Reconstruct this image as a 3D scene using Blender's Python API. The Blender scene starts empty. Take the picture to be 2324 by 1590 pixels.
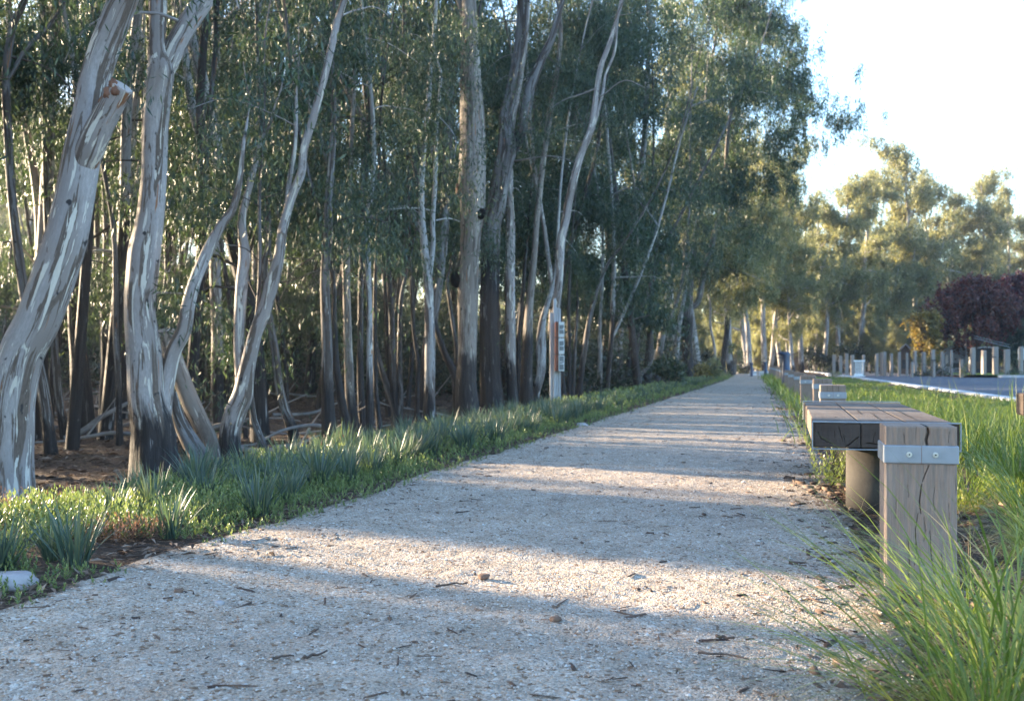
import bpy, bmesh, math, random
import numpy as np
from mathutils import Vector, Matrix, noise as mnoise
R_ = math.radians
scene = bpy.context.scene
C = scene.collection
rng = np.random.default_rng(7)
random.seed(7)

# ------------------------------------------------------------ camera, sky, sun
EYE = 0.65
FD, CX, HY = 2404.7, 1161.5, 820.6          # focal length, centre and horizon of the photo seen 2323 px wide
cam_d = bpy.data.cameras.new("camera"); cam = bpy.data.objects.new("camera", cam_d); C.objects.link(cam)
cam.location = (0, 0, EYE); cam.rotation_euler = (R_(90), 0, 0)
cam_d.sensor_width = 36; cam_d.lens = 36 * FD / 2323; cam_d.shift_y = 25.6 / 2323
cam_d.clip_start = 0.05; cam_d.clip_end = 3000
cam_d.dof.use_dof = True; cam_d.dof.focus_distance = 3.4; cam_d.dof.aperture_fstop = 6.7
scene.camera = cam
SUN_EL = 11.0
SUN_H = (-0.866, 0.5)                        # horizontal direction towards the sun
world = bpy.data.worlds.new("World"); scene.world = world; world.use_nodes = True
wn = world.node_tree.nodes; wl = world.node_tree.links; wn.clear()
wo = wn.new("ShaderNodeOutputWorld"); bg = wn.new("ShaderNodeBackground"); sk = wn.new("ShaderNodeTexSky")
sk.sky_type = 'NISHITA'; sk.sun_disc = False; sk.sun_elevation = R_(SUN_EL)
sk.sun_rotation = math.atan2(SUN_H[0], SUN_H[1]); sk.air_density = 1.0; sk.dust_density = 1.5; sk.ozone_density = 2.8
bg.inputs[1].default_value = 0.15
wl.new(sk.outputs[0], bg.inputs[0]); wl.new(bg.outputs[0], wo.inputs[0])
sun_d = bpy.data.lights.new("sun", 'SUN'); sun = bpy.data.objects.new("sun", sun_d); C.objects.link(sun)
sun_d.energy = 5.0; sun_d.angle = R_(0.7); sun_d.color = (1.0, 0.80, 0.55)
ce, se = math.cos(R_(SUN_EL)), math.sin(R_(SUN_EL))
SV = Vector((SUN_H[0] * ce, SUN_H[1] * ce, se))
sun.rotation_euler = (-SV).to_track_quat('-Z', 'Y').to_euler(); sun.location = (-20, 10, 12)
scene.view_settings.view_transform = 'Standard'; scene.view_settings.look = 'None'
scene.view_settings.gamma = 1.0; scene.view_settings.exposure = 2.86
scene.render.engine = 'CYCLES'
scene.cycles.use_denoising = True
scene.cycles.max_bounces = 6; scene.cycles.diffuse_bounces = 3; scene.cycles.transmission_bounces = 4
scene.cycles.transparent_max_bounces = 4

# ------------------------------------------------------------ helpers
def W(px, py, z):
    return np.array([(px - CX) / FD * z, z, EYE + (HY - py) / FD * z])

def tag(o, label=None, cat=None, group=None, kind=None):
    if label: o['label'] = label
    if cat: o['category'] = cat
    if group: o['group'] = group
    if kind: o['kind'] = kind
    return o

def empty(name, loc=(0, 0, 0), rz=0.0):
    o = bpy.data.objects.new(name, None); C.objects.link(o); o.location = loc; o.rotation_euler = (0, 0, rz)
    o.empty_display_size = 0.1
    return o

def link(name, me, mat, parent=None, loc=None):
    if mat is not None and not me.materials: me.materials.append(mat)
    o = bpy.data.objects.new(name, me); C.objects.link(o)
    if parent: o.parent = parent
    if loc is not None: o.location = loc
    return o

class MB:
    """collects vertex and face arrays and links them as one mesh object"""
    def __init__(s): s.v = []; s.f = []; s.n = 0; s.att = {}
    def add(s, V, F, **att):
        V = np.asarray(V, dtype=np.float32).reshape(-1, 3); F = np.asarray(F, dtype=np.int64)
        if len(V) == 0: return
        s.v.append(V); s.f.append(F + s.n); s.n += len(V)
        for k, a in att.items(): s.att.setdefault(k, []).append(np.asarray(a, dtype=np.float32))
    def mesh(s, name, off=None, smooth=False):
        me = bpy.data.meshes.new(name)
        V = np.concatenate(s.v) if s.v else np.zeros((0, 3), np.float32)
        if off is not None: V = V - np.asarray(off, dtype=np.float32)
        me.vertices.add(len(V)); me.vertices.foreach_set("co", V.ravel().astype(np.float32))
        lt = np.concatenate([np.full(len(f), f.shape[1]) for f in s.f]) if s.f else np.zeros(0, int)
        li = np.concatenate([f.ravel() for f in s.f]) if s.f else np.zeros(0, int)
        me.loops.add(len(li)); me.loops.foreach_set("vertex_index", li.astype(np.int32))
        me.polygons.add(len(lt)); st = np.concatenate([[0], np.cumsum(lt)[:-1]]) if len(lt) else lt
        me.polygons.foreach_set("loop_start", st.astype(np.int32)); me.polygons.foreach_set("loop_total", lt.astype(np.int32))
        if smooth: me.polygons.foreach_set("use_smooth", np.ones(len(lt), dtype=bool))
        for k, a in s.att.items():
            a = np.concatenate(a)
            if a.ndim == 2:
                t = me.attributes.new(k, 'FLOAT_VECTOR', 'POINT'); t.data.foreach_set("vector", a.ravel())
            else:
                t = me.attributes.new(k, 'FLOAT', 'POINT'); t.data.foreach_set("value", a)
        me.update(calc_edges=True); me.validate()
        return me
    def build(s, name, mat, parent=None, off=None, smooth=False, loc=None):
        return link(name, s.mesh(name, off, smooth), mat, parent, loc)

def bm_obj(name, fn, mat, parent=None, loc=None, smooth=False):
    bm = bmesh.new(); fn(bm); me = bpy.data.meshes.new(name)
    bmesh.ops.recalc_face_normals(bm, faces=bm.faces)
    bm.to_mesh(me); bm.free()
    if smooth:
        for p in me.polygons: p.use_smooth = True
    return link(name, me, mat, parent, loc)

def bm_box(bm, x0, x1, y0, y1, z0, z1, bev=0.0, seg=2, jit=0.0):
    r = bmesh.ops.create_cube(bm, size=1.0); vs = r['verts']
    for v in vs:
        v.co = Vector((x0 + (v.co.x + .5) * (x1 - x0) + random.uniform(-jit, jit), y0 + (v.co.y + .5) * (y1 - y0) + random.uniform(-jit, jit),
                       z0 + (v.co.z + .5) * (z1 - z0) + random.uniform(-jit, jit)))
    if bev:
        es = list({e for v in vs for e in v.link_edges})
        bmesh.ops.bevel(bm, geom=es, offset=bev, segments=seg, affect='EDGES', profile=0.5)

def bm_cyl(bm, c, r, h, seg=32, r2=None, axis='Z'):
    m = Matrix.Translation(Vector(c)) @ ({'Z': Matrix(), 'Y': Matrix.Rotation(R_(90), 4, 'X'), 'X': Matrix.Rotation(R_(90), 4, 'Y')}[axis])
    bmesh.ops.create_cone(bm, cap_ends=True, segments=seg, radius1=r, radius2=r if r2 is None else r2, depth=h, matrix=m)

def sstep(a, b, x): t = np.clip((np.asarray(x, float) - a) / (b - a), 0, 1); return t * t * (3 - 2 * t)

# plan of the place: path edges, floor height
PL = np.array([(-3, -2.80), (0, -2.03), (34, 6.74), (46, 9.6), (52, 10.9), (60, 12.2), (90, 15)])   # (Y, X) of the left path edge
PR = np.array([(-3, -.45), (0, .30), (12, 3.3), (23, 5.75), (46, 10.9), (52, 12.3), (60, 14.0), (90, 18)])
KR = np.array([(-3, 3.4), (5.6, 5.5), (16.9, 8.1), (52, 15.7), (75, 20.6), (100, 26)])            # near kerb
def pl(y): return np.interp(y, PL[:, 0], PL[:, 1])
def pr(y): return np.interp(y, PR[:, 0], PR[:, 1])
def kr(y): return np.interp(y, KR[:, 0], KR[:, 1])
def wob(x, y, s=1.0, ph=0.0):
    return (np.sin(x * 1.7 * s + y * .9 * s + ph) + np.sin(x * -.8 * s + y * 2.1 * s + 1.3 + ph) + .6 * np.sin(x * 3.9 * s + y * 3.1 * s + 2.1 + ph)
            + .4 * np.sin(x * 7.3 * s - y * 5.7 * s + .5 + ph)) / 3.0
def gz(x, y):
    x = np.asarray(x, float); y = np.asarray(y, float)
    d = (pl(y) - x) * .968
    z = -0.35 * sstep(1.0, 2.3, d) * (1 - sstep(17, 34, y))
    z = z + 0.035 * wob(x, y) * sstep(1.3, 3, d) + .06 * wob(x, y, .35, 4) * sstep(2, 5, d)
    z = z + 1.1 * sstep(20, 36, y) * sstep(6, 16, d) * (1 - .5 * sstep(50, 90, y))
    e = (x - pr(y)) * .968
    z = z + 0.012 * wob(x, y, 2.3, 1) * sstep(0.1, .6, e) * (x < kr(y)) - .02 * sstep(0, .3, e) * (x < kr(y) - .2)
    return z

# ------------------------------------------------------------ materials
class NT:
    def __init__(s, name):
        s.m = bpy.data.materials.new(name); s.m.use_nodes = True; s.t = s.m.node_tree; s.t.nodes.clear()
        s.out = s.n('ShaderNodeOutputMaterial')
    def n(s, typ, **kw):
        nd = s.t.nodes.new(typ)
        for k, v in kw.items(): setattr(nd, k, v)
        return nd
    def l(s, a, b): s.t.links.new(a, b)
    def coord(s, scale=(1, 1, 1), attr=None):
        mp = s.n('ShaderNodeMapping'); mp.inputs['Scale'].default_value = scale
        if attr:
            a = s.n('ShaderNodeAttribute', attribute_name=attr); s.l(a.outputs['Vector'], mp.inputs[0])
        else:
            a = s.n('ShaderNodeTexCoord'); s.l(a.outputs['Object'], mp.inputs[0])
        return mp.outputs[0]
    def noise(s, co, scale, detail=4, rough=.55, dist=0.0):
        nd = s.n('ShaderNodeTexNoise'); nd.inputs['Scale'].default_value = scale; nd.inputs['Detail'].default_value = detail
        nd.inputs['Roughness'].default_value = rough; nd.inputs['Distortion'].default_value = dist
        if co is not None: s.l(co, nd.inputs['Vector'])
        return nd.outputs[0]
    def voro(s, co, scale, out='Distance', feat='F1'):
        nd = s.n('ShaderNodeTexVoronoi', feature=feat); nd.inputs['Scale'].default_value = scale
        s.l(co, nd.inputs['Vector']); return nd.outputs[out]
    def ramp(s, fac, stops, interp='LINEAR'):
        r = s.n('ShaderNodeValToRGB'); r.color_ramp.interpolation = interp; e = r.color_ramp.elements
        while len(e) > 1: e.remove(e[-1])
        for i, (p, c) in enumerate(stops):
            if i == 0: e[0].position = p; x = e[0]
            else: x = e.new(p)
            x.color = (*c, 1) if len(c) == 3 else c
        s.l(fac, r.inputs[0]); return r.outputs[0]
    def fr(s, fac, a, b): return s.ramp(fac, [(a, (0, 0, 0)), (b, (1, 1, 1))])
    def mix(s, fac, a, b, typ='MIX'):
        m = s.n('ShaderNodeMix', data_type='RGBA', blend_type=typ)
        for sock, v in ((m.inputs[0], fac), (m.inputs[6], a), (m.inputs[7], b)):
            if isinstance(v, (int, float)): sock.default_value = v
            elif isinstance(v, tuple): sock.default_value = (*v, 1)
            else: s.l(v, sock)
        return m.outputs[2]
    def math(s, op, a, b=0.0):
        m = s.n('ShaderNodeMath', operation=op)
        for sock, v in ((m.inputs[0], a), (m.inputs[1], b)):
            if isinstance(v, (int, float)): sock.default_value = v
            else: s.l(v, sock)
        return m.outputs[0]
    def attr(s, name): return s.n('ShaderNodeAttribute', attribute_name=name).outputs['Fac']
    def bump(s, h, strength=.5, dist=.01, prev=None):
        b = s.n('ShaderNodeBump'); b.inputs['Strength'].default_value = strength; b.inputs['Distance'].default_value = dist
        s.l(h, b.inputs['Height'])
        if prev is not None: s.l(prev, b.inputs['Normal'])
        return b.outputs[0]
    def bsdf(s, col, rough=.8, normal=None, spec=.3, metal=0.0):
        p = s.n('ShaderNodeBsdfPrincipled')
        if isinstance(col, tuple): p.inputs['Base Color'].default_value = (*col, 1)
        else: s.l(col, p.inputs['Base Color'])
        if isinstance(rough, (int, float)): p.inputs['Roughness'].default_value = rough
        else: s.l(rough, p.inputs['Roughness'])
        p.inputs['Specular IOR Level'].default_value = spec; p.inputs['Metallic'].default_value = metal
        if normal is not None: s.l(normal, p.inputs['Normal'])
        s.l(p.outputs[0], s.out.inputs[0]); s.p = p
        return s.m

def mat_leaf(name, stops, transl=.4, rough=.42, spec=.5, tint=(1.25, 1.3, .45), big=1.2):
    t = NT(name); co = t.coord()
    v = t.mix(.35, t.attr('rnd'), t.noise(co, big, 2))
    col = t.ramp(v, stops)
    p = t.n('ShaderNodeBsdfPrincipled'); t.l(col, p.inputs['Base Color']); p.inputs['Roughness'].default_value = rough
    p.inputs['Specular IOR Level'].default_value = spec
    tr = t.n('ShaderNodeBsdfTranslucent'); t.l(t.mix(1.0, col, tint, 'MULTIPLY'), tr.inputs[0])
    ms = t.n('ShaderNodeMixShader'); ms.inputs[0].default_value = transl
    t.l(p.outputs[0], ms.inputs[1]); t.l(tr.outputs[0], ms.inputs[2]); t.l(ms.outputs[0], t.out.inputs[0])
    return t.m

def mat_bark(name, grey, cream, brown, dark=(.022, .018, .017), p_cream=.60, p_brown=.52, orange=.68, seed=0.0):
    t = NT(name)
    a = t.n('ShaderNodeAttribute', attribute_name='bc'); ad = t.n('ShaderNodeVectorMath', operation='ADD'); ad.inputs[1].default_value = (seed, seed * 1.7, seed * 3.1)
    t.l(a.outputs['Vector'], ad.inputs[0])
    def mp(sx, sz):
        m = t.n('ShaderNodeMapping'); m.inputs['Scale'].default_value = (sx, sx, sz); t.l(ad.outputs[0], m.inputs[0]); return m.outputs[0]
    n1 = t.noise(mp(22, 2.6), 1.0, 4, .58, .7); n2 = t.noise(mp(16, 1.2), 1.0, 5, .62, .8); n3 = t.noise(mp(70, 22), 1.0, 4, .65)
    n4 = t.noise(mp(24, 2.0), 1.0, 3, .5, .3); n5 = t.noise(mp(26, 1.2), 1.6, 5, .7, .4)
    g = t.mix(t.fr(n3, .3, .75), tuple(c * .72 for c in grey), tuple(min(1, c * 1.18) for c in grey))
    n6 = t.noise(mp(5, .9), 1.0, 3, .5, .5); g = t.mix(t.fr(n6, .42, .62), g, tuple(a * .45 + b * .55 for a, b in zip(grey, brown))); g = t.mix(t.fr(n6, .30, .38), tuple(a * .6 + b * .4 for a, b in zip(grey, cream)), g)
    c1 = t.mix(t.fr(n2, p_brown, p_brown + .02), g, t.mix(t.fr(n3, .3, .7), tuple(c * .6 for c in brown), brown))
    c2 = t.mix(t.fr(n4, orange, orange + .04), c1, (.26, .115, .055))
    c3 = t.mix(t.fr(n1, p_cream, p_cream + .015), c2, t.mix(t.fr(n3, .3, .8), tuple(c * .85 for c in cream), cream))
    kn = t.noise(mp(14, 9), 1.0, 2, .5)
    c3 = t.mix(t.fr(kn, .70, .74), c3, (.035, .03, .03))
    dk = t.math('ADD', t.attr('dk'), t.math('MULTIPLY', t.math('SUBTRACT', n2, .5), .9))
    df = t.fr(dk, 0.45, .55)      # dk is shifted so that .5 is the border
    dc = t.mix(t.fr(n5, .42, .70), dark, tuple(c * 2.4 for c in dark))
    dc = t.mix(t.fr(n1, .62, .68), dc, tuple(c * .8 for c in grey))
    col = t.mix(df, dc, c3)
    h = t.math('ADD', t.math('MULTIPLY', n5, t.math('SUBTRACT', 1.06, df)), t.math('MULTIPLY', t.fr(n1, p_cream - .01, p_cream + .02), -.12))
    h = t.math('ADD', h, t.math('MULTIPLY', t.fr(n2, p_brown - .01, p_brown + .03), .10))
    h = t.math('ADD', h, t.math('MULTIPLY', n3, .25))
    return t.bsdf(col, .72, t.bump(h, .8, .018), .25)

M = {}
GREY = (.36, .345, .36)
M['bark_pale'] = mat_bark('pale_gum_bark', (.36, .34, .33), (.58, .54, .48), (.14, .11, .10), p_cream=.60, p_brown=.55, seed=1)
M['bark_lilac'] = mat_bark('lilac_gum_bark', (.36, .32, .305), (.62, .56, .48), (.155, .115, .092), p_cream=.58, p_brown=.54, seed=2)
M['bark_mid'] = mat_bark('grey_gum_bark', (.19, .175, .17), (.43, .39, .34), (.09, .068, .057), p_cream=.64, p_brown=.51, seed=3)
M['bark_dark'] = mat_bark('rough_dark_bark', (.115, .10, .095), (.33, .30, .26), (.055, .043, .037), p_cream=.66, p_brown=.46, seed=4)
M['bark_tan'] = mat_bark('tan_gum_bark', (.25, .21, .18), (.42, .37, .31), (.14, .11, .09), p_cream=.60, p_brown=.54, seed=5)
M['leaf'] = mat_leaf('gum_leaf', [(.25, (.030, .048, .032)), (.45, (.050, .076, .052)), (.62, (.074, .102, .072)), (.8, (.115, .135, .082))], .40, tint=(1.12, 1.2, .6))
M['leaf_teal'] = mat_leaf('blue_green_gum_leaf', [(.25, (.028, .050, .037)), (.5, (.050, .082, .058)), (.75, (.084, .118, .078))], .36)
M['leaf_far'] = mat_leaf('sunlit_gum_leaf', [(.2, (.10, .125, .075)), (.5, (.21, .22, .12)), (.8, (.34, .32, .19))], .5, big=.35, tint=(1.2, 1.15, .7))  # lit copy of the gum leaf: sunlight put into the paler colour
M['leaf_red'] = mat_leaf('dark_red_leaf', [(.25, (.034, .016, .016)), (.5, (.085, .030, .026)), (.78, (.19, .062, .042))], .30, tint=(1.5, .6, .4), big=.7)
M['leaf_maroon'] = mat_leaf('maroon_leaf', [(.25, (.020, .008, .014)), (.6, (.06, .014, .02)), (.85, (.15, .03, .03))], .28, tint=(1.5, .5, .5), big=.7)
M['leaf_yellow'] = mat_leaf('yellow_leaf', [(.25, (.10, .095, .03)), (.6, (.22, .165, .05)), (.85, (.34, .24, .08))], .4, tint=(1.2, 1.1, .5), big=.7)
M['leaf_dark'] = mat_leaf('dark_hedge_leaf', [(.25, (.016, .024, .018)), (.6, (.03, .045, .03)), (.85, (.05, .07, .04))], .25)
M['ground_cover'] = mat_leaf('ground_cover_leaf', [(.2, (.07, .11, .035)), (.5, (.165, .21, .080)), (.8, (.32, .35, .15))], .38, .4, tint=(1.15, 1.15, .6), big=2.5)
M['strap'] = mat_leaf('strappy_leaf', [(.2, (.048, .080, .070)), (.55, (.085, .125, .105)), (.85, (.17, .18, .11))], .30, .45, tint=(1.2, 1.3, .5))
M['grass'] = mat_leaf('grass_blade', [(.12, (.085, .125, .032)), (.5, (.16, .215, .052)), (.74, (.29, .32, .09)), (.80, (.36, .29, .15)), (.95, (.46, .37, .22))], .42, .45, tint=(1.15, 1.2, .45), big=3.0)
M['straw'] = mat_leaf('dry_grass_blade', [(.2, (.22, .16, .09)), (.5, (.38, .29, .17)), (.85, (.50, .40, .26))], .25, .6, .2, tint=(1.1, 1, .8))
M['litter'] = mat_leaf('dead_leaf', [(.15, (.05, .032, .024)), (.45, (.11, .070, .048)), (.7, (.19, .13, .095)), (.9, (.34, .27, .21))], .1, .7, .2, tint=(1, 1, 1), big=2)
M['rust'] = mat_leaf('rusty_dead_leaf', [(.2, (.13, .065, .04)), (.5, (.23, .13, .08)), (.85, (.38, .25, .17))], .25, .7, .2, tint=(1.2, 1, .8))

def mat_gravel():
    t = NT('gravel_path'); co = t.coord(); co2 = t.coord((1, 1, 1))
    vc = t.voro(co, 210, 'Color'); vd = t.voro(co, 210); vd2 = t.voro(co2, 95); vc2 = t.voro(co2, 95, 'Color')
    sep = t.n('ShaderNodeSeparateColor'); t.l(vc, sep.inputs[0]); sep2 = t.n('ShaderNodeSeparateColor'); t.l(vc2, sep2.inputs[0])
    stone = t.ramp(sep.outputs[0], [(.0, (.19, .16, .14)), (.08, (.28, .245, .215)), (.3, (.36, .33, .30)), (.6, (.43, .40, .37)), (.85, (.52, .49, .46)), (.97, (.38, .26, .17))])
    stone = t.mix(t.fr(sep2.outputs[1], .90, .93), stone, (.20, .14, .10))
    stone = t.mix(t.fr(sep2.outputs[0], .95, .97), stone, (.56, .55, .54))
    big = t.noise(co, .9, 4, .6); md = t.noise(co, 7, 4, .65)
    col = t.mix(1.0, stone, t.ramp(big, [(.3, (.84, .82, .80)), (.7, (1.08, 1.06, 1.02))]), 'MULTIPLY')
    col = t.mix(1.0, col, t.ramp(md, [(.35, (.80, .77, .73)), (.6, (1.05, 1.04, 1.03))]), 'MULTIPLY')
    ed = t.attr('edge')
    m2 = t.math('ADD', ed, t.math('MULTIPLY', t.math('SUBTRACT', md, .5), .9))
    col = t.mix(t.fr(m2, .72, 1.05), col, (.17, .13, .10)); col = t.mix(1.0, col, (1.0, .94, .865), 'MULTIPLY')
    h = t.math('MULTIPLY', vd, -1.0); h2 = t.math('MULTIPLY', vd2, -1.0)
    nb = t.bump(h, .9, .004); nb = t.bump(h2, .6, .006, nb); nb = t.bump(md, .7, .02, nb)
    return t.bsdf(col, .85, nb, .3)
M['gravel'] = mat_gravel()

def mat_soil(name, a, b, c, s=1.0):
    t = NT(name); co = t.coord()
    n1 = t.noise(co, 1.1 * s, 5, .65); n2 = t.noise(co, 38 * s, 4, .7); vc = t.voro(co, 45 * s, 'Color'); sp = t.n('ShaderNodeSeparateColor'); t.l(vc, sp.inputs[0])
    col = t.mix(t.fr(n1, .35, .65), a, b); col = t.mix(t.fr(sp.outputs[0], .75, .85), col, c); col = t.mix(t.fr(n2, .55, .8), col, tuple(x * .45 for x in a))
    return t.bsdf(col, .95, t.bump(n2, .9, .03, t.bump(t.noise(co, 9 * s, 4, .6), .8, .06)), .15)
M['soil'] = mat_soil('leafy_soil', (.050, .033, .024), (.095, .062, .044), (.19, .125, .085))
M['lawn'] = mat_soil('lawn', (.045, .09, .02), (.07, .125, .03), (.11, .15, .045), .7)

def mat_asphalt():
    t = NT('asphalt'); co = t.coord(); n = t.noise(co, 220, 3, .7); b = t.noise(co, .35, 4, .6); v = t.noise(t.coord((.25, .02, 1)), 4, 3)
    col = t.mix(t.fr(n, .3, .75), (.045, .052, .068), (.10, .108, .13)); col = t.mix(1.0, col, t.ramp(b, [(.3, (.82, .82, .84)), (.7, (1.15, 1.15, 1.15))]), 'MULTIPLY')
    col = t.mix(t.math('MULTIPLY', t.fr(v, .55, .7), .25), col, (.035, .04, .05))
    return t.bsdf(col, .8, t.bump(n, .4, .004), .3)
M['asphalt'] = mat_asphalt()
def mat_concrete(name, a, b, r=.85):
    t = NT(name); co = t.coord(); n = t.noise(co, 60, 4, .7); m = t.noise(co, 5, 4, .6)
    col = t.mix(t.fr(m, .3, .7), a, b); col = t.mix(1.0, col, t.ramp(n, [(.3, (.85, .85, .85)), (.7, (1.06, 1.06, 1.06))]), 'MULTIPLY')
    return t.bsdf(col, r, t.bump(n, .4, .003), .3)
M['kerb'] = mat_concrete('kerb_concrete', (.42, .42, .43), (.56, .56, .57))
M['pipe'] = mat_concrete('pipe_concrete', (.042, .038, .034), (.08, .070, .060))
M['white'] = mat_concrete('white_paint', (.70, .72, .72), (.80, .80, .80), .5)
M['wall_pale'] = mat_concrete('blue_grey_wall', (.30, .35, .42), (.38, .43, .50))
M['wall_brown'] = mat_concrete('brown_wall', (.10, .07, .055), (.15, .11, .085))
M['roof_dark'] = mat_concrete('dark_roof', (.03, .03, .035), (.05, .05, .055), .6)
M['roof_pale'] = mat_concrete('pale_roof', (.50, .50, .50), (.62, .61, .60), .6)
M['glass_dark'] = mat_concrete('dark_opening', (.02, .024, .035), (.035, .04, .055), .3)

def mat_wood(name, a, b, c, axis='Z', crackw=.0, ss=1.0):
    t = NT(name); k = {'Z': (1, 1, .06), 'Y': (1, .05, 1), 'X': (.05, 1, 1)}[axis]; sc = tuple(x * ss for x in k)
    co = t.coord(sc); fine = t.noise(co, 260, 4, .7, .3); md = t.noise(co, 32, 5, .6, 1.2); big = t.noise(t.coord(), 3.2, 4, .6)
    gr = t.noise(co, 90, 3, .6, .6)
    col = t.mix(t.fr(md, .3, .7), a, b); col = t.mix(t.fr(big, .35, .7), col, c)
    col = t.mix(1.0, col, t.ramp(fine, [(.3, (.78, .77, .76)), (.7, (1.10, 1.10, 1.10))]), 'MULTIPLY')
    col = t.mix(t.fr(gr, .66, .74), col, tuple(x * .42 for x in a))
    nb = t.bump(fine, .7, .002); nb = t.bump(gr, .5, -.003, nb)
    return t.bsdf(col, .82, nb, .2)
M['post_wood'] = mat_wood('weathered_post_timber', (.222, .162, .128), (.258, .194, .156), (.31, .25, .215))
M['bench_wood'] = mat_wood('weathered_bench_timber', (.072, .053, .043), (.115, .088, .072), (.185, .155, .13), 'Y')
M['bench_end'] = mat_wood('dark_end_grain', (.034, .023, .019), (.056, .040, .034), (.08, .062, .053), 'X')
M['sign_wood'] = mat_wood('silvery_slat_timber', (.40, .41, .43), (.52, .53, .55), (.33, .34, .36))
M['far_post'] = mat_wood('grey_post_timber', (.25, .215, .195), (.36, .325, .30), (.30, .26, .235))
def mat_simple(name, a, b, rough=.5, metal=0.0, sc=6.0, spec=.5):
    t = NT(name); n = t.noise(t.coord(), sc, 4, .6); col = t.mix(t.fr(n, .3, .7), a, b)
    return t.bsdf(col, t.ramp(n, [(.3, (rough * .8,) * 3), (.7, (min(1, rough * 1.25),) * 3)]), None, spec, metal)
M['steel'] = mat_simple('galvanised_steel', (.24, .26, .29), (.33, .35, .38), .55, .6, 22)
M['bolt'] = mat_simple('bolt_steel', (.5, .5, .5), (.62, .62, .62), .35, .9, 60)
M['rust_steel'] = mat_simple('rusty_steel', (.14, .055, .04), (.22, .085, .055), .75, 0, 30, .2)
M['panel'] = mat_simple('pale_sign_panel', (.50, .51, .50), (.58, .59, .58), .5, 0, 9)
M['panel_dark'] = mat_simple('grey_sign_plate', (.10, .12, .13), (.13, .15, .16), .45, 0, 9)
M['mark'] = mat_simple('pale_sign_mark', (.75, .78, .80), (.82, .84, .85), .5, 0, 9)
M['navy'] = mat_simple('dark_blue_coating', (.025, .04, .075), (.035, .055, .10), .38, .2, 9)
M['rock'] = mat_concrete('pale_rock', (.26, .235, .235), (.42, .38, .37))
M['stone_dark'] = mat_concrete('brown_stone', (.10, .06, .045), (.20, .12, .08))
M['twig'] = mat_wood('dark_twig', (.05, .035, .028), (.09, .062, .05), (.14, .10, .08), 'X')
M['cut_wood'] = mat_concrete('cut_wood', (.34, .27, .24), (.46, .39, .36))
M['black'] = mat_simple('black_hollow', (.01, .009, .008), (.02, .016, .014), .9, 0, 9, .1)
M['log'] = mat_wood('dead_branch', (.12, .10, .09), (.22, .195, .18), (.32, .29, .27), 'X')

# ------------------------------------------------------------ foliage and blade arrays
LIT = [(2.22, 3.20), (4.40, 4.86), (5.0, 5.8), (7.15, 7.5), (8.0, 8.2), (8.45, 8.62), (8.9, 9.12), (9.6, 9.8), (10.2, 10.45), (11.0, 11.2),
       (11.85, 12.1), (12.5, 12.7), (13.6, 13.95), (15.2, 15.6), (17.4, 17.8), (19.6, 20.2), (23, 23.7), (27.5, 28.3), (33, 34), (40, 41.5)]
TE = math.tan(R_(SUN_EL))
def open_lane(P):
    """True where a leaf would block the gaps of the canopy through which the sun reaches path and verge"""
    t = np.maximum(P[:, 2], 0) / TE
    gx = P[:, 0] - SUN_H[0] * t; gy = P[:, 1] - SUN_H[1] * t
    s = .5 * gx + .866 * gy; lat = gx - pl(gy); s = s + rng.normal(0, .06, len(s)) + .03 * np.sin(gx * 9) + .02 * np.sin(gx * 23 + 1)
    m = np.zeros(len(P), bool)
    for a, b in LIT: m |= (s > a) & (s < b)
    near = (lat > -1.6) & (lat < 3.0)
    verge = (lat > 2.6) & (lat < 6.5) & (gy > 3.2) & (gy < 45) & (np.sin(s * 2.9) + np.sin(s * 7.7 + 1) * .7 > -1.15)
    bank = (lat > -1.7) & (lat < -.1) & (gy > 2.0) & (gy < 4.6)
    fore = (lat > 2.15) & (lat < 6.5) & (gy > 1.4) & (gy < 3.3) & (s > 1.75)
    return (m & near) | verge | bank | fore

def unit(a): return a / np.maximum(np.linalg.norm(a, axis=-1, keepdims=True), 1e-9)

def leaves(mb, P, size=.12, wr=.18, droop=1.0, spread=.55, lane=True, jit=.35, fine=0):
    if lane: P = P[~open_lane(P)]
    n = len(P)
    if n == 0: return
    if fine: P = np.repeat(P, fine, 0) + rng.normal(0, .035, (n * fine, 3)) * np.array([1, 1, 1.8]); n = len(P); size = size * .60
    d = rng.normal(0, spread, (n, 3)); d[:, 2] -= droop; d = unit(d)
    side = unit(np.cross(d, rng.normal(0, 1, (n, 3))))
    nn = np.cross(d, side)
    L = (size * (1 + rng.uniform(-jit, jit, n)))[:, None]; w = L * wr
    V = np.stack([P, P + d * L * .42 + side * w * .5, P + d * L + nn * L * .12, P + d * L * .42 - side * w * .5], 1).reshape(-1, 3)
    F = np.arange(n * 4).reshape(-1, 4)
    mb.add(V, F, rnd=np.repeat(rng.uniform(0, 1, n), 4))

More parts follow.
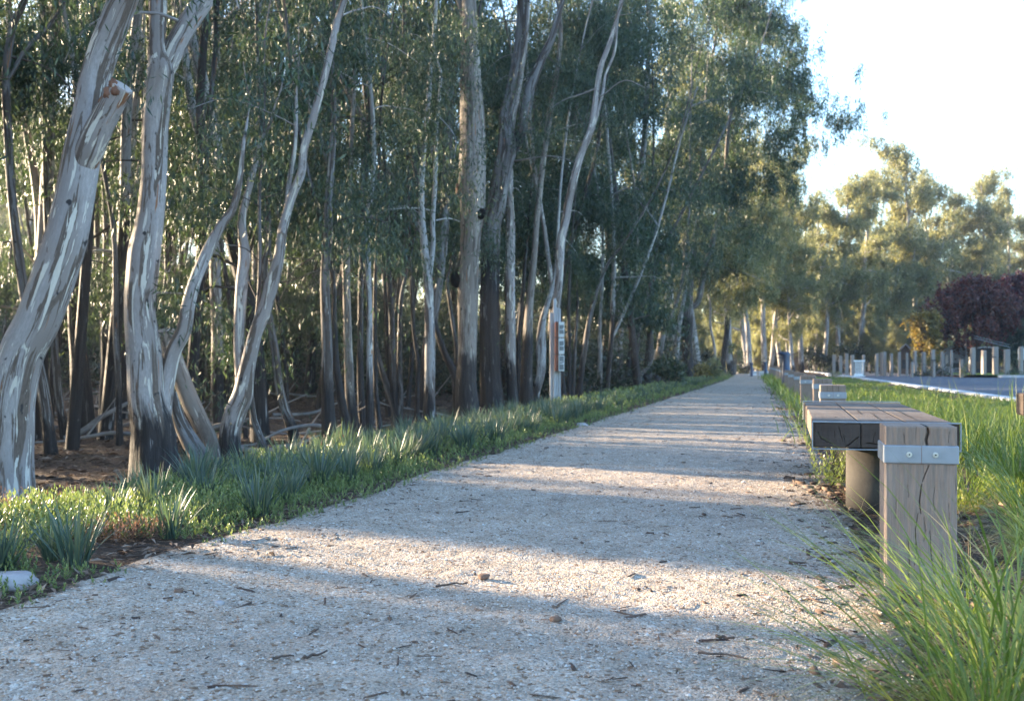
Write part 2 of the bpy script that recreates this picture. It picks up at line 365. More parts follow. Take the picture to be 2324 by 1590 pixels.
def gap_noise(P, f=1.0):
    x, y, z = P[:, 0] * f, P[:, 1] * f, P[:, 2] * f
    return (np.sin(3.1 * x + 1.7 * y + 2.0 * np.sin(1.3 * z)) + np.sin(2.3 * y - 2.9 * z + 1.5 * np.sin(1.9 * x) + 1) + np.sin(3.7 * z + 1.1 * x - 1.9 * y + 2) + .7 * np.sin(6.1 * x + 5.3 * z + 3.9 * y) + .5 * np.sin(9.7 * x - 8.1 * z + 7.3 * y + 2)) / 2.4
def clump_points(centers, rad, per, sprays=9, flat=.8, gap=-.06, f=.85):
    """leaf positions in sprays round each centre"""
    out = []
    for c, r in zip(centers, rad):
        k = max(3, int(sprays * 1.9 * (r / .5) ** 1.2)); sc = c + rng.normal(0, 1, (k, 3)) * r * np.array([.48, .48, .46 * flat])
        n = max(3, int(per * 1.8 * (r / .5) ** 1.5 / k))
        p = np.repeat(sc, n, 0); q = rng.normal(0, 1, (len(p), 3)) * np.array([.17, .17, .52]) * min(r, .6) * .62
        q[:, 2] -= np.abs(q[:, 2]) * .3
        out.append(p + q)
    if not out: return np.zeros((0, 3))
    P = np.concatenate(out); return P[gap_noise(P, f) + rng.normal(0, .06, len(P)) > gap]

def blades(mb, B, az, tilt, L, w, droop, K=4, twist=.3, wid_dir=None, rnd=None):
    """arching strips: B bases, az azimuth of lean, tilt from vertical, L length, droop extra tilt at the tip"""
    n = len(B); K1 = K + 1
    ts = np.linspace(0, 1, K1)
    pts = np.zeros((n, K1, 3)); pts[:, 0] = B
    for k in range(1, K1):
        a = tilt + droop * ((k - .5) / K) ** 1.3
        st = np.stack([np.sin(a) * np.cos(az), np.sin(a) * np.sin(az), np.cos(a)], 1) * (L / K)[:, None]
        pts[:, k] = pts[:, k - 1] + st
    pts[:, :, 2] = np.maximum(pts[:, :, 2], .004 + B[:, None, 2])
    sa = az + math.pi / 2 + rng.uniform(-twist, twist, n) * 3
    sd = np.stack([np.cos(sa), np.sin(sa), np.zeros(n)], 1)
    ww = w[:, None] * (np.minimum(1, (1 - ts) * 2.2 + .04) * np.minimum(1, .6 + ts * 2))[None, :]
    A = pts + sd[:, None] * ww[:, :, None] * .5; Bq = pts - sd[:, None] * ww[:, :, None] * .5
    V = np.stack([A, Bq], 2).reshape(-1, 3)
    base = (np.arange(n) * K1 * 2)[:, None] + (np.arange(K) * 2)[None, :]
    F = np.stack([base, base + 1, base + 3, base + 2], -1).reshape(-1, 4)
    r = rng.uniform(0, 1, n) if rnd is None else rnd
    mb.add(V, F, rnd=np.repeat(r, K1 * 2))

# ------------------------------------------------------------ trunks
def resample(P, Rr, step):
    P = np.asarray(P, float); Rr = np.asarray(Rr, float)
    d = np.concatenate([[0], np.cumsum(np.linalg.norm(np.diff(P, axis=0), axis=1))])
    Pe = np.vstack([2 * P[0] - P[1], P, 2 * P[-1] - P[-2]]); n = max(3, int(d[-1] / step) + 1); s = np.linspace(0, d[-1], n)
    out = []; 
    for x in s:
        i = min(len(P) - 2, max(0, np.searchsorted(d, x, side='right') - 1)); t = (x - d[i]) / max(1e-9, d[i + 1] - d[i])
        a, b, c, e = Pe[i], Pe[i + 1], Pe[i + 2], Pe[i + 3]
        out.append(.5 * ((2 * b) + (-a + c) * t + (2 * a - 5 * b + 4 * c - e) * t * t + (-a + 3 * b - 3 * c + e) * t ** 3))
    return np.array(out), np.interp(s, d, Rr), s

def tube(mb, P, Rr, seg=14, step=.08, rough=.06, flare=0.0, dkh=.5, cap=True, L0=0.0, ribs=0.0):
    Q, r, s = resample(P, Rr, step); n = len(Q)
    T = unit(np.gradient(Q, axis=0)); up = np.array([0, 1.0, 0]) if abs(T[0][2]) > .5 else np.array([0, 0, 1.0])
    Nn = np.zeros_like(Q); Bn = np.zeros_like(Q); a = unit(np.cross(up, T[0]))
    for i in range(n):
        a = a - T[i] * np.dot(a, T[i]); a = a / np.linalg.norm(a); Nn[i] = a; Bn[i] = np.cross(T[i], a)
    th = np.linspace(0, 2 * math.pi, seg, endpoint=False); TH, S = np.meshgrid(th, s)
    f = np.zeros_like(TH)
    for k in range(1, 7):
        am = rough * (1.0 if k < 4 else .6) / (k ** .5)
        f += am * np.sin(k * TH + rng.uniform(-2, 2) * S + rng.uniform(0, 6.28)) * (.6 + .4 * np.sin(S * rng.uniform(1, 4) + rng.uniform(0, 6)))
    if ribs: 
        for k in (5, 7, 9, 12): f += ribs * .5 * np.sin(k * TH + rng.uniform(-.8, .8) * S + rng.uniform(0, 6)) * (.7 + .3 * np.sin(S * 2 + k))
    if flare:
        g = np.exp(-S / .28) * flare; f += g * (1 + .45 * np.sin(4 * TH + 1.1) + .3 * np.sin(7 * TH))
    Rm = r[:, None] * (1 + f)
    V = Q[:, None] + Nn[:, None] * (np.cos(TH) * Rm)[..., None] + Bn[:, None] * (np.sin(TH) * Rm)[..., None]
    bc = np.stack([np.cos(TH) * r[:, None], np.sin(TH) * r[:, None], S + L0], -1)
    dk = np.clip(((S + L0) - dkh) / 1.5 + .5, -1.5, 2.5)
    idx = np.arange(n * seg).reshape(n, seg); nx = np.roll(idx, -1, 1)
    F = np.stack([idx[:-1], nx[:-1], nx[1:], idx[1:]], -1).reshape(-1, 4)
    V = V.reshape(-1, 3); m = len(V)
    V = np.vstack([V, Q[-1] + T[-1] * r[-1] * .3]); F2 = np.stack([idx[-1], nx[-1], np.full(seg, m), np.full(seg, m)], -1)[:, :3]
    bcx = np.vstack([bc.reshape(-1, 3), [[0, 0, s[-1] + L0]]]); dkx = np.append(dk.ravel(), dk.ravel()[-1])
    mb.add(V, F, bc=bcx, dk=dkx)
    if cap:
        mb.f.append(F2 + (mb.n - len(V)))
    return Q, r

def branch_out(mb, start, dirv, length, r0, seg=6, droopy=.3, step=.12, dkh=-9):
    p = [np.array(start, float)]; d = unit(np.array(dirv, float)); n = 5
    for i in range(n):
        d = unit(d + rng.normal(0, .22, 3) + np.array([0, 0, (-.10 * droopy * i)])); p.append(p[-1] + d * length / n)
    rr = np.linspace(r0, r0 * .25, n + 1)
    tube(mb, p, rr, seg, step, .04, 0, dkh, L0=2)
    return np.array(p)

tree_n = 0
def tree(label, stems, z=None, mat='bark_mid', leaf='leaf', group=None, height=9.0, dkh=.5, rough=.06, ribs=0.0, flare=.25,
         crown=(1.8, 9.0), clumps=26, crad=.55, per=150, lsize=.12, spread=1.1, seg=16, step=.09, name='gum_tree', cat='tree', nbr=9, base=None, extra=None, depthlean=.0):
    """stems: polylines (x, y, width) traced in the photo's 2323 px frame at the tree's real distance; the first starts at the base"""
    global tree_n; tree_n += 1
    if base is None: base = (stems[0][0][0], stems[0][0][1])
    if z is None:
        z = 15.0
        for _ in range(40):
            g = float(gz((base[0] - CX) / FD * z, z)); z = .5 * z + .5 * FD * (EYE - g) / (base[1] - HY)
            z = min(max(z, 3), 60)
    b = W(base[0], base[1], z); b[2] = float(gz(b[0], b[1]))
    tm = MB(); skel = []
    for si, st in enumerate(stems):
        P = []; Rr = []
        for i, (px, py, w) in enumerate(st):
            q = W(px, py, z + (.035 * math.sin(i * .7 + tree_n) if si == 0 else .03 * i)); P.append(q); Rr.append(w / 2 / FD * z)
        if si == 0: P[0][2] = b[2] - .08
        last = P[-1]; top = b[2] + height * (1 if si == 0 else rng.uniform(.8, 1.0))
        if last[2] < top and st[-1][2] > 0 and (si == 0 or st[-1][1] < 120):
            d = unit(P[-1] - P[-2]); k = 4
            for i in range(1, k + 1):
                d = unit(d + rng.normal(0, .10, 3) + np.array([0, 0, .15])); P.append(P[-1] + d * (top - last[2]) / k); Rr.append(Rr[-1] * .74)
        elif si and Rr[-1] > .008:
            d = unit(P[-1] - P[-2])
            for i in range(1, 5): d = unit(d + rng.normal(0, .16, 3) + np.array([0, 0, .05])); P.append(P[-1] + d * .22); Rr.append(Rr[-1] * .62)
        Q, r = tube(tm, P, Rr, seg if si == 0 else max(7, seg - 4), step, rough, flare if si == 0 else 0, dkh if si == 0 else dkh - 0.6, ribs=ribs if si == 0 else ribs * .5,
                    L0=0 if si == 0 else 1.0 + si)
        skel.append((Q, r))
    clumps = int(clumps * .62); nbr = max(4, int(nbr * .7)); dkh = dkh + .22
    # branches with clumps of leaves
    allQ = np.concatenate([q for q, _ in skel]); allr = np.concatenate([r for _, r in skel])
    ok = (allQ[:, 2] - b[2] > crown[0]) & (allQ[:, 2] - b[2] < crown[1])
    cand = np.where(ok)[0]; cen = []; rad = []
    if len(cand) and clumps:
        for k in range(nbr):
            i = rng.choice(cand); a = rng.uniform(0, 6.28); L = rng.uniform(.6, 1.5) * spread
            p = branch_out(tm, allQ[i], (math.cos(a), math.sin(a), rng.uniform(-.1, .9)), L, min(allr[i] * .35, .007 + .008 * L), 5, 1.0)
            for c in p[2:]:
                cen.append(c + rng.normal(0, .15, 3)); rad.append(crad * rng.uniform(.6, 1.2))
        while len(cen) < clumps:
            i = rng.choice(cand); cen.append(allQ[i] + rng.normal(0, .55 * spread, 3)); rad.append(crad * rng.uniform(.6, 1.25))
    root = empty(name, tuple(b)); tag(root, label, cat, group)
    tm.build('trunk', M[mat], root, off=b, smooth=True)
    if cen:
        fn = 2 if z < 26 else 0; cm = MB(); leaves(cm, clump_points(np.array(cen), rad, per), lsize, fine=fn)
        if extra is not None: leaves(cm, clump_points(np.array([W(*e[:3]) for e in extra]), [e[3] for e in extra], per * 1.5), lsize, fine=2)
        if cm.n: cm.build('crown', M[leaf], root, off=b)
    return root, z, b, skel

# ------------------------------------------------------------ setting: ground, path, road, kerbs, lawn
def axis(vals):
    out = []
    for a, b, s in vals: out += list(np.arange(a, b, s))
    return np.array(out + [vals[-1][1]])
gxv = axis([(-400, -80, 40), (-80, -30, 5), (-30, -12, 1), (-12, 12, .14), (12, 30, .6), (30, 80, 5), (80, 400, 40)])
gyv = axis([(-60, -6, 9), (-6, 1, .7), (1, 20, .14), (20, 45, .5), (45, 90, 3), (90, 600, 51)])
GX, GY = np.meshgrid(gxv, gyv); GZ = gz(GX, GY)
inpath = (GX > pl(GY) + .12) & (GX < pr(GY) - .12); GZ = np.where(inpath, GZ - .03, GZ)
GZ = np.where((GX > kr(GY) + .05), GZ - .10, GZ)
ny, nx_ = GX.shape; idx = np.arange(ny * nx_).reshape(ny, nx_)
F = np.stack([idx[:-1, :-1], idx[:-1, 1:], idx[1:, 1:], idx[1:, :-1]], -1).reshape(-1, 4)
g = MB(); g.add(np.stack([GX, GY, GZ], -1).reshape(-1, 3), F)
tag(g.build('ground', M['soil'], smooth=True), kind='structure')

ys = axis([(.2, 8, .035), (8, 20, .12), (20, 92, 1)]); us = np.linspace(0, 1, 90)
YY, UU = np.meshgrid(ys, us, indexing='ij'); ed = 1 - np.minimum(UU, 1 - UU) * 2
L_ = pl(YY) + .035 * wob(YY * 3, YY * 0, 1.0); Rg = pr(YY) + .05 * wob(YY * 2.3, YY * 0 + 3, 1.0)
L_ = L_ - .09; Rg = Rg + .05; XX = L_ + (Rg - L_) * UU
ZZ = .010 + .010 * wob(XX, YY, 1.5) + .0035 * wob(XX, YY, 9, 2) + .0018 * wob(XX, YY, 31, 1) + .002 * rng.normal(0, 1, XX.shape) * (YY < 9) - .03 * sstep(.93, 1, ed)
idx = np.arange(XX.size).reshape(XX.shape)
F = np.stack([idx[:-1, :-1], idx[1:, :-1], idx[1:, 1:], idx[:-1, 1:]], -1).reshape(-1, 4)
lat = np.minimum(XX - L_, (Rg - XX) * .55)
pm = MB(); pm.add(np.stack([XX, YY, ZZ], -1).reshape(-1, 3), F, edge=(1 - sstep(0, .30, lat)).ravel())
tag(pm.build('path', M['gravel'], smooth=True), kind='structure')
def path_z(x, y): return .012 + .010 * wob(x, y, 1.5)

def ribbon(name, mat, lefts, rights, z0, thick=None):
    mb = MB(); A = np.array(lefts, float); B = np.array(rights, float); n = len(A)
    V = [np.c_[A, np.full(n, z0)], np.c_[B, np.full(n, z0)]]; i = np.arange(n - 1)
    Fs = [np.stack([i, i + n, i + n + 1, i + 1], -1)]
    if thick:
        V += [np.c_[A, np.full(n, z0 - thick)], np.c_[B, np.full(n, z0 - thick)]]
        Fs += [np.stack([i, i + 1, i + 1 + 2 * n, i + 2 * n], -1), np.stack([i + n, i + 3 * n, i + 3 * n + 1, i + n + 1], -1)]
        Fs += [np.array([[0, 2 * n, 3 * n, n], [n - 1, 2 * n - 1, 4 * n - 1, 3 * n - 1]])]
    mb.add(np.vstack(V), np.vstack(Fs)); return tag(mb.build(name, M[mat]), kind='structure')
yk = np.arange(-3, 80, 1.5); ko = [(kr(y), y) for y in yk]; ki = [(kr(y) + .32, y) for y in yk]
ribbon('kerb', 'kerb', ko, ki, .035, .16)
FARY = 46.5
ribbon('road', 'asphalt', [(kr(y) + .32, y) for y in (-3, 5.6, 16.9, 30, FARY)], [(130, y) for y in (-3, 5.6, 16.9, 30, FARY)], -.045)
ribbon('road', 'asphalt', [(kr(y) + .32, y) for y in (FARY, 52, 75, 100)], [(kr(y) + 5.2, y) for y in (FARY, 52, 75, 100)], -.045)
xs_ = np.arange(21.5, 130, 3.0)
ribbon('kerb', 'kerb', [(x, FARY) for x in xs_], [(x, FARY + .42) for x in xs_], .06, .16)
ribbon('lawn', 'lawn', [(x, FARY + .42) for x in xs_], [(x, 58) for x in xs_], .045)

# ------------------------------------------------------------ gravel stones, bark bits and dead leaves
def stones(mb, P, r, flat=.6):
    n = len(P); o = np.array([[1, 0, 0], [0, 1, 0], [-1, 0, 0], [0, -1, 0], [0, 0, 1.0], [0, 0, -.5]])
    a = rng.uniform(0, 6.28, n); V = o[None] * (1 + rng.uniform(-.28, .28, (n, 6, 1))); V[:, :, 2] *= flat
    x = V[..., 0] * np.cos(a)[:, None] - V[..., 1] * np.sin(a)[:, None] * rng.uniform(.6, 1, n)[:, None]; y = V[..., 0] * np.sin(a)[:, None] + V[..., 1] * np.cos(a)[:, None]
    V = np.stack([x, y, V[..., 2]], -1) * r[:, None, None] + P[:, None]
    T = np.array([[0, 1, 4], [1, 2, 4], [2, 3, 4], [3, 0, 4], [1, 0, 5], [2, 1, 5], [3, 2, 5], [0, 3, 5]])
    F = (np.arange(n) * 6)[:, None, None] + T[None]
    mb.add(V.reshape(-1, 3), F.reshape(-1, 3), rnd=np.repeat(rng.uniform(0, 1, n), 6))
def in_path(n, y0, y1, pw=1.0, edge=False):
    y = y0 + (y1 - y0) * rng.uniform(0, 1, n) ** pw; l, r = pl(y), pr(y)
    if edge: u = np.where(rng.uniform(0, 1, n) < .5, rng.beta(1, 6, n), 1 - rng.beta(1, 5, n))
    else: u = rng.uniform(0, 1, n)
    x = l + .02 + (r - l - .04) * u
    return x, y
def mat_stones():
    t = NT('loose_gravel'); c = t.ramp(t.attr('rnd'), [(.0, (.13, .10, .085)), (.12, (.26, .21, .18)), (.4, (.40, .36, .32)), (.7, (.47, .44, .41)), (.88, (.55, .53, .51)), (.95, (.34, .20, .13))])
    return t.bsdf(c, .8, t.bump(t.noise(t.coord(), 400, 3, .6), .4, .001), .3)
M['stones'] = mat_stones()
sm = MB()
x, y = in_path(30000, 1.6, 6.2, 1.5); stones(sm, np.stack([x, y, path_z(x, y) + .0005], 1), rng.lognormal(math.log(.0025), .36, len(x)).clip(.0012, .009))
x, y = in_path(5000, 5, 13, 1.2); stones(sm, np.stack([x, y, path_z(x, y)], 1), rng.lognormal(math.log(.0034), .35, len(x)).clip(.002, .009))
x, y = in_path(2600, 1.6, 9, 1.2, True); stones(sm, np.stack([x, y, path_z(x, y) - .001], 1), rng.lognormal(math.log(.0036), .4, len(x)).clip(.002, .012))
tag(sm.build('gravel', M['stones']), 'loose pale gravel grains lying over the path', 'gravel', kind='stuff')

def chips(mb, x, y, z, L, wr=.2, h=.18):
    n = len(x); a = rng.uniform(0, 3.14, n); o = np.array([[-.5, -.5, 0], [.5, -.35, 0], [.5, .4, 0], [-.5, .5, 0], [-.4, -.3, 1], [.35, -.3, 1], [.4, .3, 1], [-.4, .35, 1.0]])
    V = o[None] * (1 + rng.uniform(-.3, .3, (n, 8, 1))); V[..., 1] *= wr; V[..., 2] *= h; V[..., 1] += (V[..., 0] ** 2) * rng.uniform(-.4, .4, n)[:, None]
    xx = (V[..., 0] * np.cos(a)[:, None] - V[..., 1] * np.sin(a)[:, None]) * L[:, None] + x[:, None]; yy = (V[..., 0] * np.sin(a)[:, None] + V[..., 1] * np.cos(a)[:, None]) * L[:, None] + y[:, None]
    zz = V[..., 2] * L[:, None] * rng.uniform(.5, 1, n)[:, None] + z[:, None]
    T = np.array([[0, 1, 5, 4], [1, 2, 6, 5], [2, 3, 7, 6], [3, 0, 4, 7], [4, 5, 6, 7]])
    mb.add(np.stack([xx, yy, zz], -1).reshape(-1, 3), ((np.arange(n) * 8)[:, None, None] + T[None]).reshape(-1, 4), rnd=np.repeat(rng.uniform(0, 1, n), 8))
lm = MB()
x, y = in_path(1300, 1.6, 22, 1.6); chips(lm, x, y, path_z(x, y) - .0005, rng.lognormal(math.log(.008), .5, len(x)).clip(.003, .035), .28, .2)
x, y = in_path(2600, 1.7, 26, 1.5, True); chips(lm, x, y, path_z(x, y) - .0005, rng.lognormal(math.log(.011), .55, len(x)).clip(.003, .05), .25, .2)
x, y = in_path(260, 1.7, 16, 1.5); chips(lm, x, y, path_z(x, y), rng.uniform(.03, .08, len(x)), .07, .06)
M['chips'] = mat_leaf('bark_chip', [(.1, (.035, .024, .02)), (.5, (.085, .055, .042)), (.8, (.16, .10, .07)), (.95, (.26, .12, .06))], .02, .8, .2, tint=(1, 1, 1))
tag(lm.build('bark_litter', M['chips']), 'small dark bark chips and twigs strewn over the gravel path', 'bark litter', kind='stuff')

def flat_leaves(mb, x, y, z, L, wr=.22, lift=.25):
    n = len(x); a = rng.uniform(0, 6.28, n); d = np.stack([np.cos(a), np.sin(a), rng.uniform(-.1, lift, n)], 1); s = np.stack([-np.sin(a), np.cos(a), rng.uniform(-.5, .5, n)], 1)
    P = np.stack([x, y, z], 1); L = L[:, None]; w = L * wr
    up = np.array([0, 0, 1.0]) * L * rng.uniform(0, .18, n)[:, None]
    V = np.stack([P, P + d * L * .4 + s * w * .5 + up, P + d * L, P + d * L * .45 - s * w * .5 + up], 1).reshape(-1, 3)
    mb.add(V, np.arange(n * 4).reshape(-1, 4), rnd=np.repeat(rng.uniform(0, 1, n), 4))
fm = MB()
y = 5 + 20 * rng.uniform(0, 1, 34000) ** 1.4; x = pl(y) - .9 - rng.uniform(0, 1, len(y)) ** .8 * (3 + y * .8); flat_leaves(fm, x, y, gz(x, y) + .004, rng.uniform(.04, .14, len(x)))
tag(fm.build('leaf_litter', M['litter']), 'brown dead gum leaves carpeting the shaded forest floor', 'leaf litter', kind='stuff')
fm = MB()
y = 1.8 + 24 * rng.uniform(0, 1, 6500) ** 1.4; x = pr(y) - .25 + rng.gamma(1.6, .35, len(y)); k = x < kr(y) - .1; x, y = x[k], y[k]; flat_leaves(fm, x, y, gz(x, y) + .006, rng.uniform(.012, .05, len(x)), .25, .4)
chips(fm, x[::2], y[::2], gz(x[::2], y[::2]) + .002, rng.uniform(.02, .07, len(x[::2])), .3, .25)
y = 2.2 + 16 * rng.uniform(0, 1, 1500) ** 1.5; x = pl(y) + rng.normal(-.06, .05, len(y)); flat_leaves(fm, x, y, gz(x, y) + .012, rng.uniform(.015, .055, len(x)), .2, .4)
tag(fm.build('mulch', M['litter']), 'brown bark mulch and dead leaves along both path edges', 'mulch', kind='stuff')

# ------------------------------------------------------------ timber posts, bench, signpost, bollards
TH = math.atan2(.258, 1); UV = np.array([math.sin(TH), math.cos(TH), 0]); VV = np.array([math.cos(TH), -math.sin(TH), 0])
def crack_face(mb, wdt, hgt, cracks, nu=110, nv=220, y0=0.0, x0=0.0, z0=0.0, wav=.0009):
    """front face (towards -Y) as a fine height field with real cracks: (points, half width, depth)"""
    u = np.linspace(0, wdt, nu); v = np.linspace(0, hgt, nv); Uu, Vv = np.meshgrid(u, v)
    D = wav * (np.sin(Uu * 190 + 3 * np.sin(Vv * 7)) + .6 * np.sin(Uu * 410 + Vv * 9))
    for pts, hw, dep in cracks:
        pts = np.array(pts, float); dm = np.full(Uu.shape, 9.0); tt = np.zeros(Uu.shape)
        for i in range(len(pts) - 1):
            a, b = pts[i], pts[i + 1]; ab = b - a; t = np.clip(((Uu - a[0]) * ab[0] + (Vv - a[1]) * ab[1]) / (ab @ ab), 0, 1)
            d = np.hypot(Uu - a[0] - t * ab[0], Vv - a[1] - t * ab[1]); k = d < dm; tt = np.where(k, (i + t) / (len(pts) - 1), tt); dm = np.minimum(dm, d)
        w = hw * (.35 + .65 * np.sin(np.clip(tt, 0.02, .98) * math.pi) ** .5); D += dep * (1 - sstep(.45, 1.15, dm / w))
    e = np.minimum(np.minimum(Uu, wdt - Uu), np.minimum(Vv, hgt - Vv)); D = D * sstep(0, .003, e) + .003 * (1 - sstep(0, .004, e))
    idx = np.arange(Uu.size).reshape(Uu.shape)
    mb.add(np.stack([Uu + x0, D + y0, Vv + z0], -1).reshape(-1, 3), np.stack([idx[:-1, :-1], idx[:-1, 1:], idx[1:, 1:], idx[1:, :-1]], -1).reshape(-1, 4))

PH = .467; PW = .192
def post_band(root):
    def f(bm):
        z0, z1, o = PH - .107, PH - .054, .005
        bm_box(bm, -PW / 2 - o, PW / 2 + o, -PW / 2 - o, PW / 2 + o, z0, z1, .004, 2)
    b = bm_obj('steel_band', f, M['steel'], root)
    for dx in (-.032, .038):
        def g(bm, dx=dx):
            bm_cyl(bm, (dx, -PW / 2 - .0065, PH - .080), .0078, .003, 20, axis='Y'); bm_cyl(bm, (dx, -PW / 2 - .0092, PH - .080), .0052, .004, 20, axis='Y')
        bo = bm_obj('bolt', g, M['bolt'], b, smooth=False)
        bm_obj('socket', lambda bm, dx=dx: bm_cyl(bm, (dx, -PW / 2 - .0114, PH - .080), .0024, .0008, 6, axis='Y'), M['black'], b)
    def sm_(bm): bm_box(bm, .0006, .0014, -PW / 2 - .0056, -PW / 2 - .004, PH - .1065, PH - .0545)
    bm_obj('seam', sm_, M['rust_steel'], b)
    return b
def make_post(label, near=False):
    root = empty('timber_post'); tag(root, label, 'post', 'squat timber posts with steel bands beside the path')
    if near:
        mb = MB()
        H = PH + .05
        low = [([(.098, .352), (.092, .30), (.096, .27)], .0018, .012), ([(.088, .27), (.081, .22), (.084, .16), (.078, .12)], .0011, .009), ([(.062, .20), (.066, .12), (.060, .05)], .0013, .010),
               ([(.120, .22), (.124, .15), (.135, .07), (.130, .02)], .0013, .010), ([(.150, .16), (.155, .10), (.150, .05)], .0010, .008), ([(.060, .35), (.064, .31)], .0008, .005), ([(.135, .35), (.128, .31), (.133, .28)], .0008, .005),
               ([(.104, .26), (.108, .22), (.104, .19)], .0008, .006), ([(.030, .31), (.028, .25)], .0006, .004), ([(.170, .30), (.172, .24)], .0006, .004), ([(.118, PH + .05 - .108), (.1, .36)], .0014, .01)]
        top = [([(.113, H), (.116, H - .018), (.110, H - .038), (.113, H - .056)], .0042, .020), ([(.050, H - .02), (.054, H - .054)], .0008, .005), ([(.172, H - .012), (.168, H - .05)], .0007, .004)]
        crack_face(mb, PW, H, low + top, 150, 300, -PW / 2, -PW / 2, -.05)
        o = mb.build('post_body', M['post_wood'], root, smooth=False)
        def rest(bm):
            bm_box(bm, -PW / 2, PW / 2, -PW / 2 + .003, PW / 2, -.06, PH, .0035, 2)
            fs = [f for f in bm.faces if f.normal.y < -.9 and f.calc_area() > .01]
            bmesh.ops.delete(bm, geom=fs, context='FACES')
        tmp = bpy.data.meshes.new('tmp'); bm = bmesh.new(); rest(bm); bm.from_mesh(o.data); bm.to_mesh(o.data); bm.free(); o.data.update()
        # the split runs over the top face too
        bm_obj('top_crack', lambda bm: [bm_box(bm, .011, .0165, -PW / 2 + .002, -PW / 2 + .055, PH - .002, PH + .0006), bm_box(bm, .0125, .0150, -PW / 2 + .056, -PW / 2 + .13, PH - .002, PH + .0007)], M['black'], root)
    else:
        bm_obj('post_body', lambda bm: bm_box(bm, -PW / 2, PW / 2, -PW / 2, PW / 2, -.06, PH, .006, 2), M['post_wood'], root)
        for ca, cb, cc in ((-.004, -.001, .004), (.040, .042, .012), (-.045, -.0435, .006)):
            bm_obj('crack', lambda bm: bm_box(bm, ca, cb, -PW / 2 - .0008, -PW / 2 + .01, PH - .05, PH - cc), M['black'], root)
    post_band(root)
    return root
def copy_tree(o, parent=None):
    c = o.copy(); C.objects.link(c)
    if parent: c.parent = parent
    for ch in list(o.children): copy_tree(ch, c)
    return c
p1 = make_post('nearest squat timber post with split top and steel band in front of the bench', True)
c0 = np.array([1.063, 3.03, 0]) + (UV + VV) * .1; p1.location = tuple(c0); p1.rotation_euler = (0, 0, -TH)
proto = make_post('squat timber post just beyond the far end of the bench')
plabels = ['squat timber post just beyond the far end of the bench', 'second squat timber post beyond the bench, half behind another',
           'third squat timber post beyond the bench with sunlit left side', 'fourth squat timber post beyond the bench', 'fifth squat timber post beyond the bench', 'sixth squat timber post beyond the bench, in front of the dark bollard light']
for i, (x, y) in enumerate([(2.42, 8.3), (3.217, 11.3), (3.79, 13.9), (4.53, 17.0), (5.14, 19.7), (5.89, 22.9)]):
    o = proto if i == 0 else copy_tree(proto)
    o.location = (x + .12, y + .1, 0); o.rotation_euler = (0, 0, -TH + random.uniform(-.05, .05)); o['label'] = plabels[i]
for i in range(7):
    y = 26.5 + i * 3.1; o = copy_tree(proto); o.location = (float(pr(y)) + .35, y, 0); o.rotation_euler = (0, 0, -.22)
    o['label'] = 'small distant squat post in the row along the right path edge'; o['group'] = 'far squat posts along the path'

# bench: three sleepers on two concrete pipes, steel edges at both ends
bench = empty('timber_bench', (1.24, 4.36, 0), -TH); tag(bench, 'low timber sleeper bench on concrete pipe supports beside the gravel path', 'bench')
BL, BH, BT, BW = 2.34, .40, .100, .184
for i in range(3):
    x0 = i * (BW + .004); mb = MB()
    if i == 0: cr = [([(.018, .062), (.03, .035), (.065, .018), (.075, .016)], .0010, .010), ([(.192, .055), (.165, .035), (.14, .012), (.125, .004)], .0017, .014), ([(.10, .085), (.108, .05), (.114, .03)], .0012, .009), ([(.085, .07), (.083, .04)], .0010, .008), ([(.118, .055), (.124, .02)], .0012, .009)]
    elif i == 1: cr = [([(.055, .07), (.048, .045), (.046, .02)], .0010, .008), ([(.02, .02), (.07, .014), (.12, .02)], .003, .014), ([(.13, .08), (.14, .04)], .001, .008)]
    else: cr = [([(.05, .08), (.06, .03)], .0012, .009)]
    crack_face(mb, BW, BT, cr, 120, 64, 0, x0, BH - BT, .0004)
    end = mb.build('board_end', M['bench_end'], None)
    def f(bm, x0=x0, i=i):
        bm_box(bm, x0, x0 + BW, .004, BL, BH - BT, BH - .0005 * i, .006, 2)
        fs = [q for q in bm.faces if q.normal.y < -.9 and q.calc_area() > .005]; bmesh.ops.delete(bm, geom=fs, context='FACES')
    bd = bm_obj('board', f, M['bench_wood'], bench)
    end.parent = bd
    # drying cracks across and along the top face
    for (a, b, c, d) in [[(.03, .40, .17, .46), (.10, .42, .115, .50)], [(.05, .7, .06, 1.3), (.10, .2, .104, .9)], [(.06, .3, .066, 1.5)]][i]:
        def g(bm, x0=x0, a=a, b=b, c=c, d=d):
            n = 7; 
            for k in range(n):
                t0, t1 = k / n, (k + 1) / n; p = Vector((x0 + a + (c - a) * t0 + random.uniform(-.003, .003), b + (d - b) * t0, BH)); q = Vector((x0 + a + (c - a) * t1 + random.uniform(-.003, .003), b + (d - b) * t1, BH))
                w = .0022 * math.sin(math.pi * (k + .5) / n) + .0004; dn = (q - p).normalized(); s = Vector((-dn.y, dn.x, 0)) * w
                v = [bm.verts.new(z_ + Vector((0, 0, .0006))) for z_ in (p + s, q + s, q - s, p - s)]; bm.faces.new(v)
        bm_obj('crack', g, M['black'], bd)
TW = 3 * BW + .008
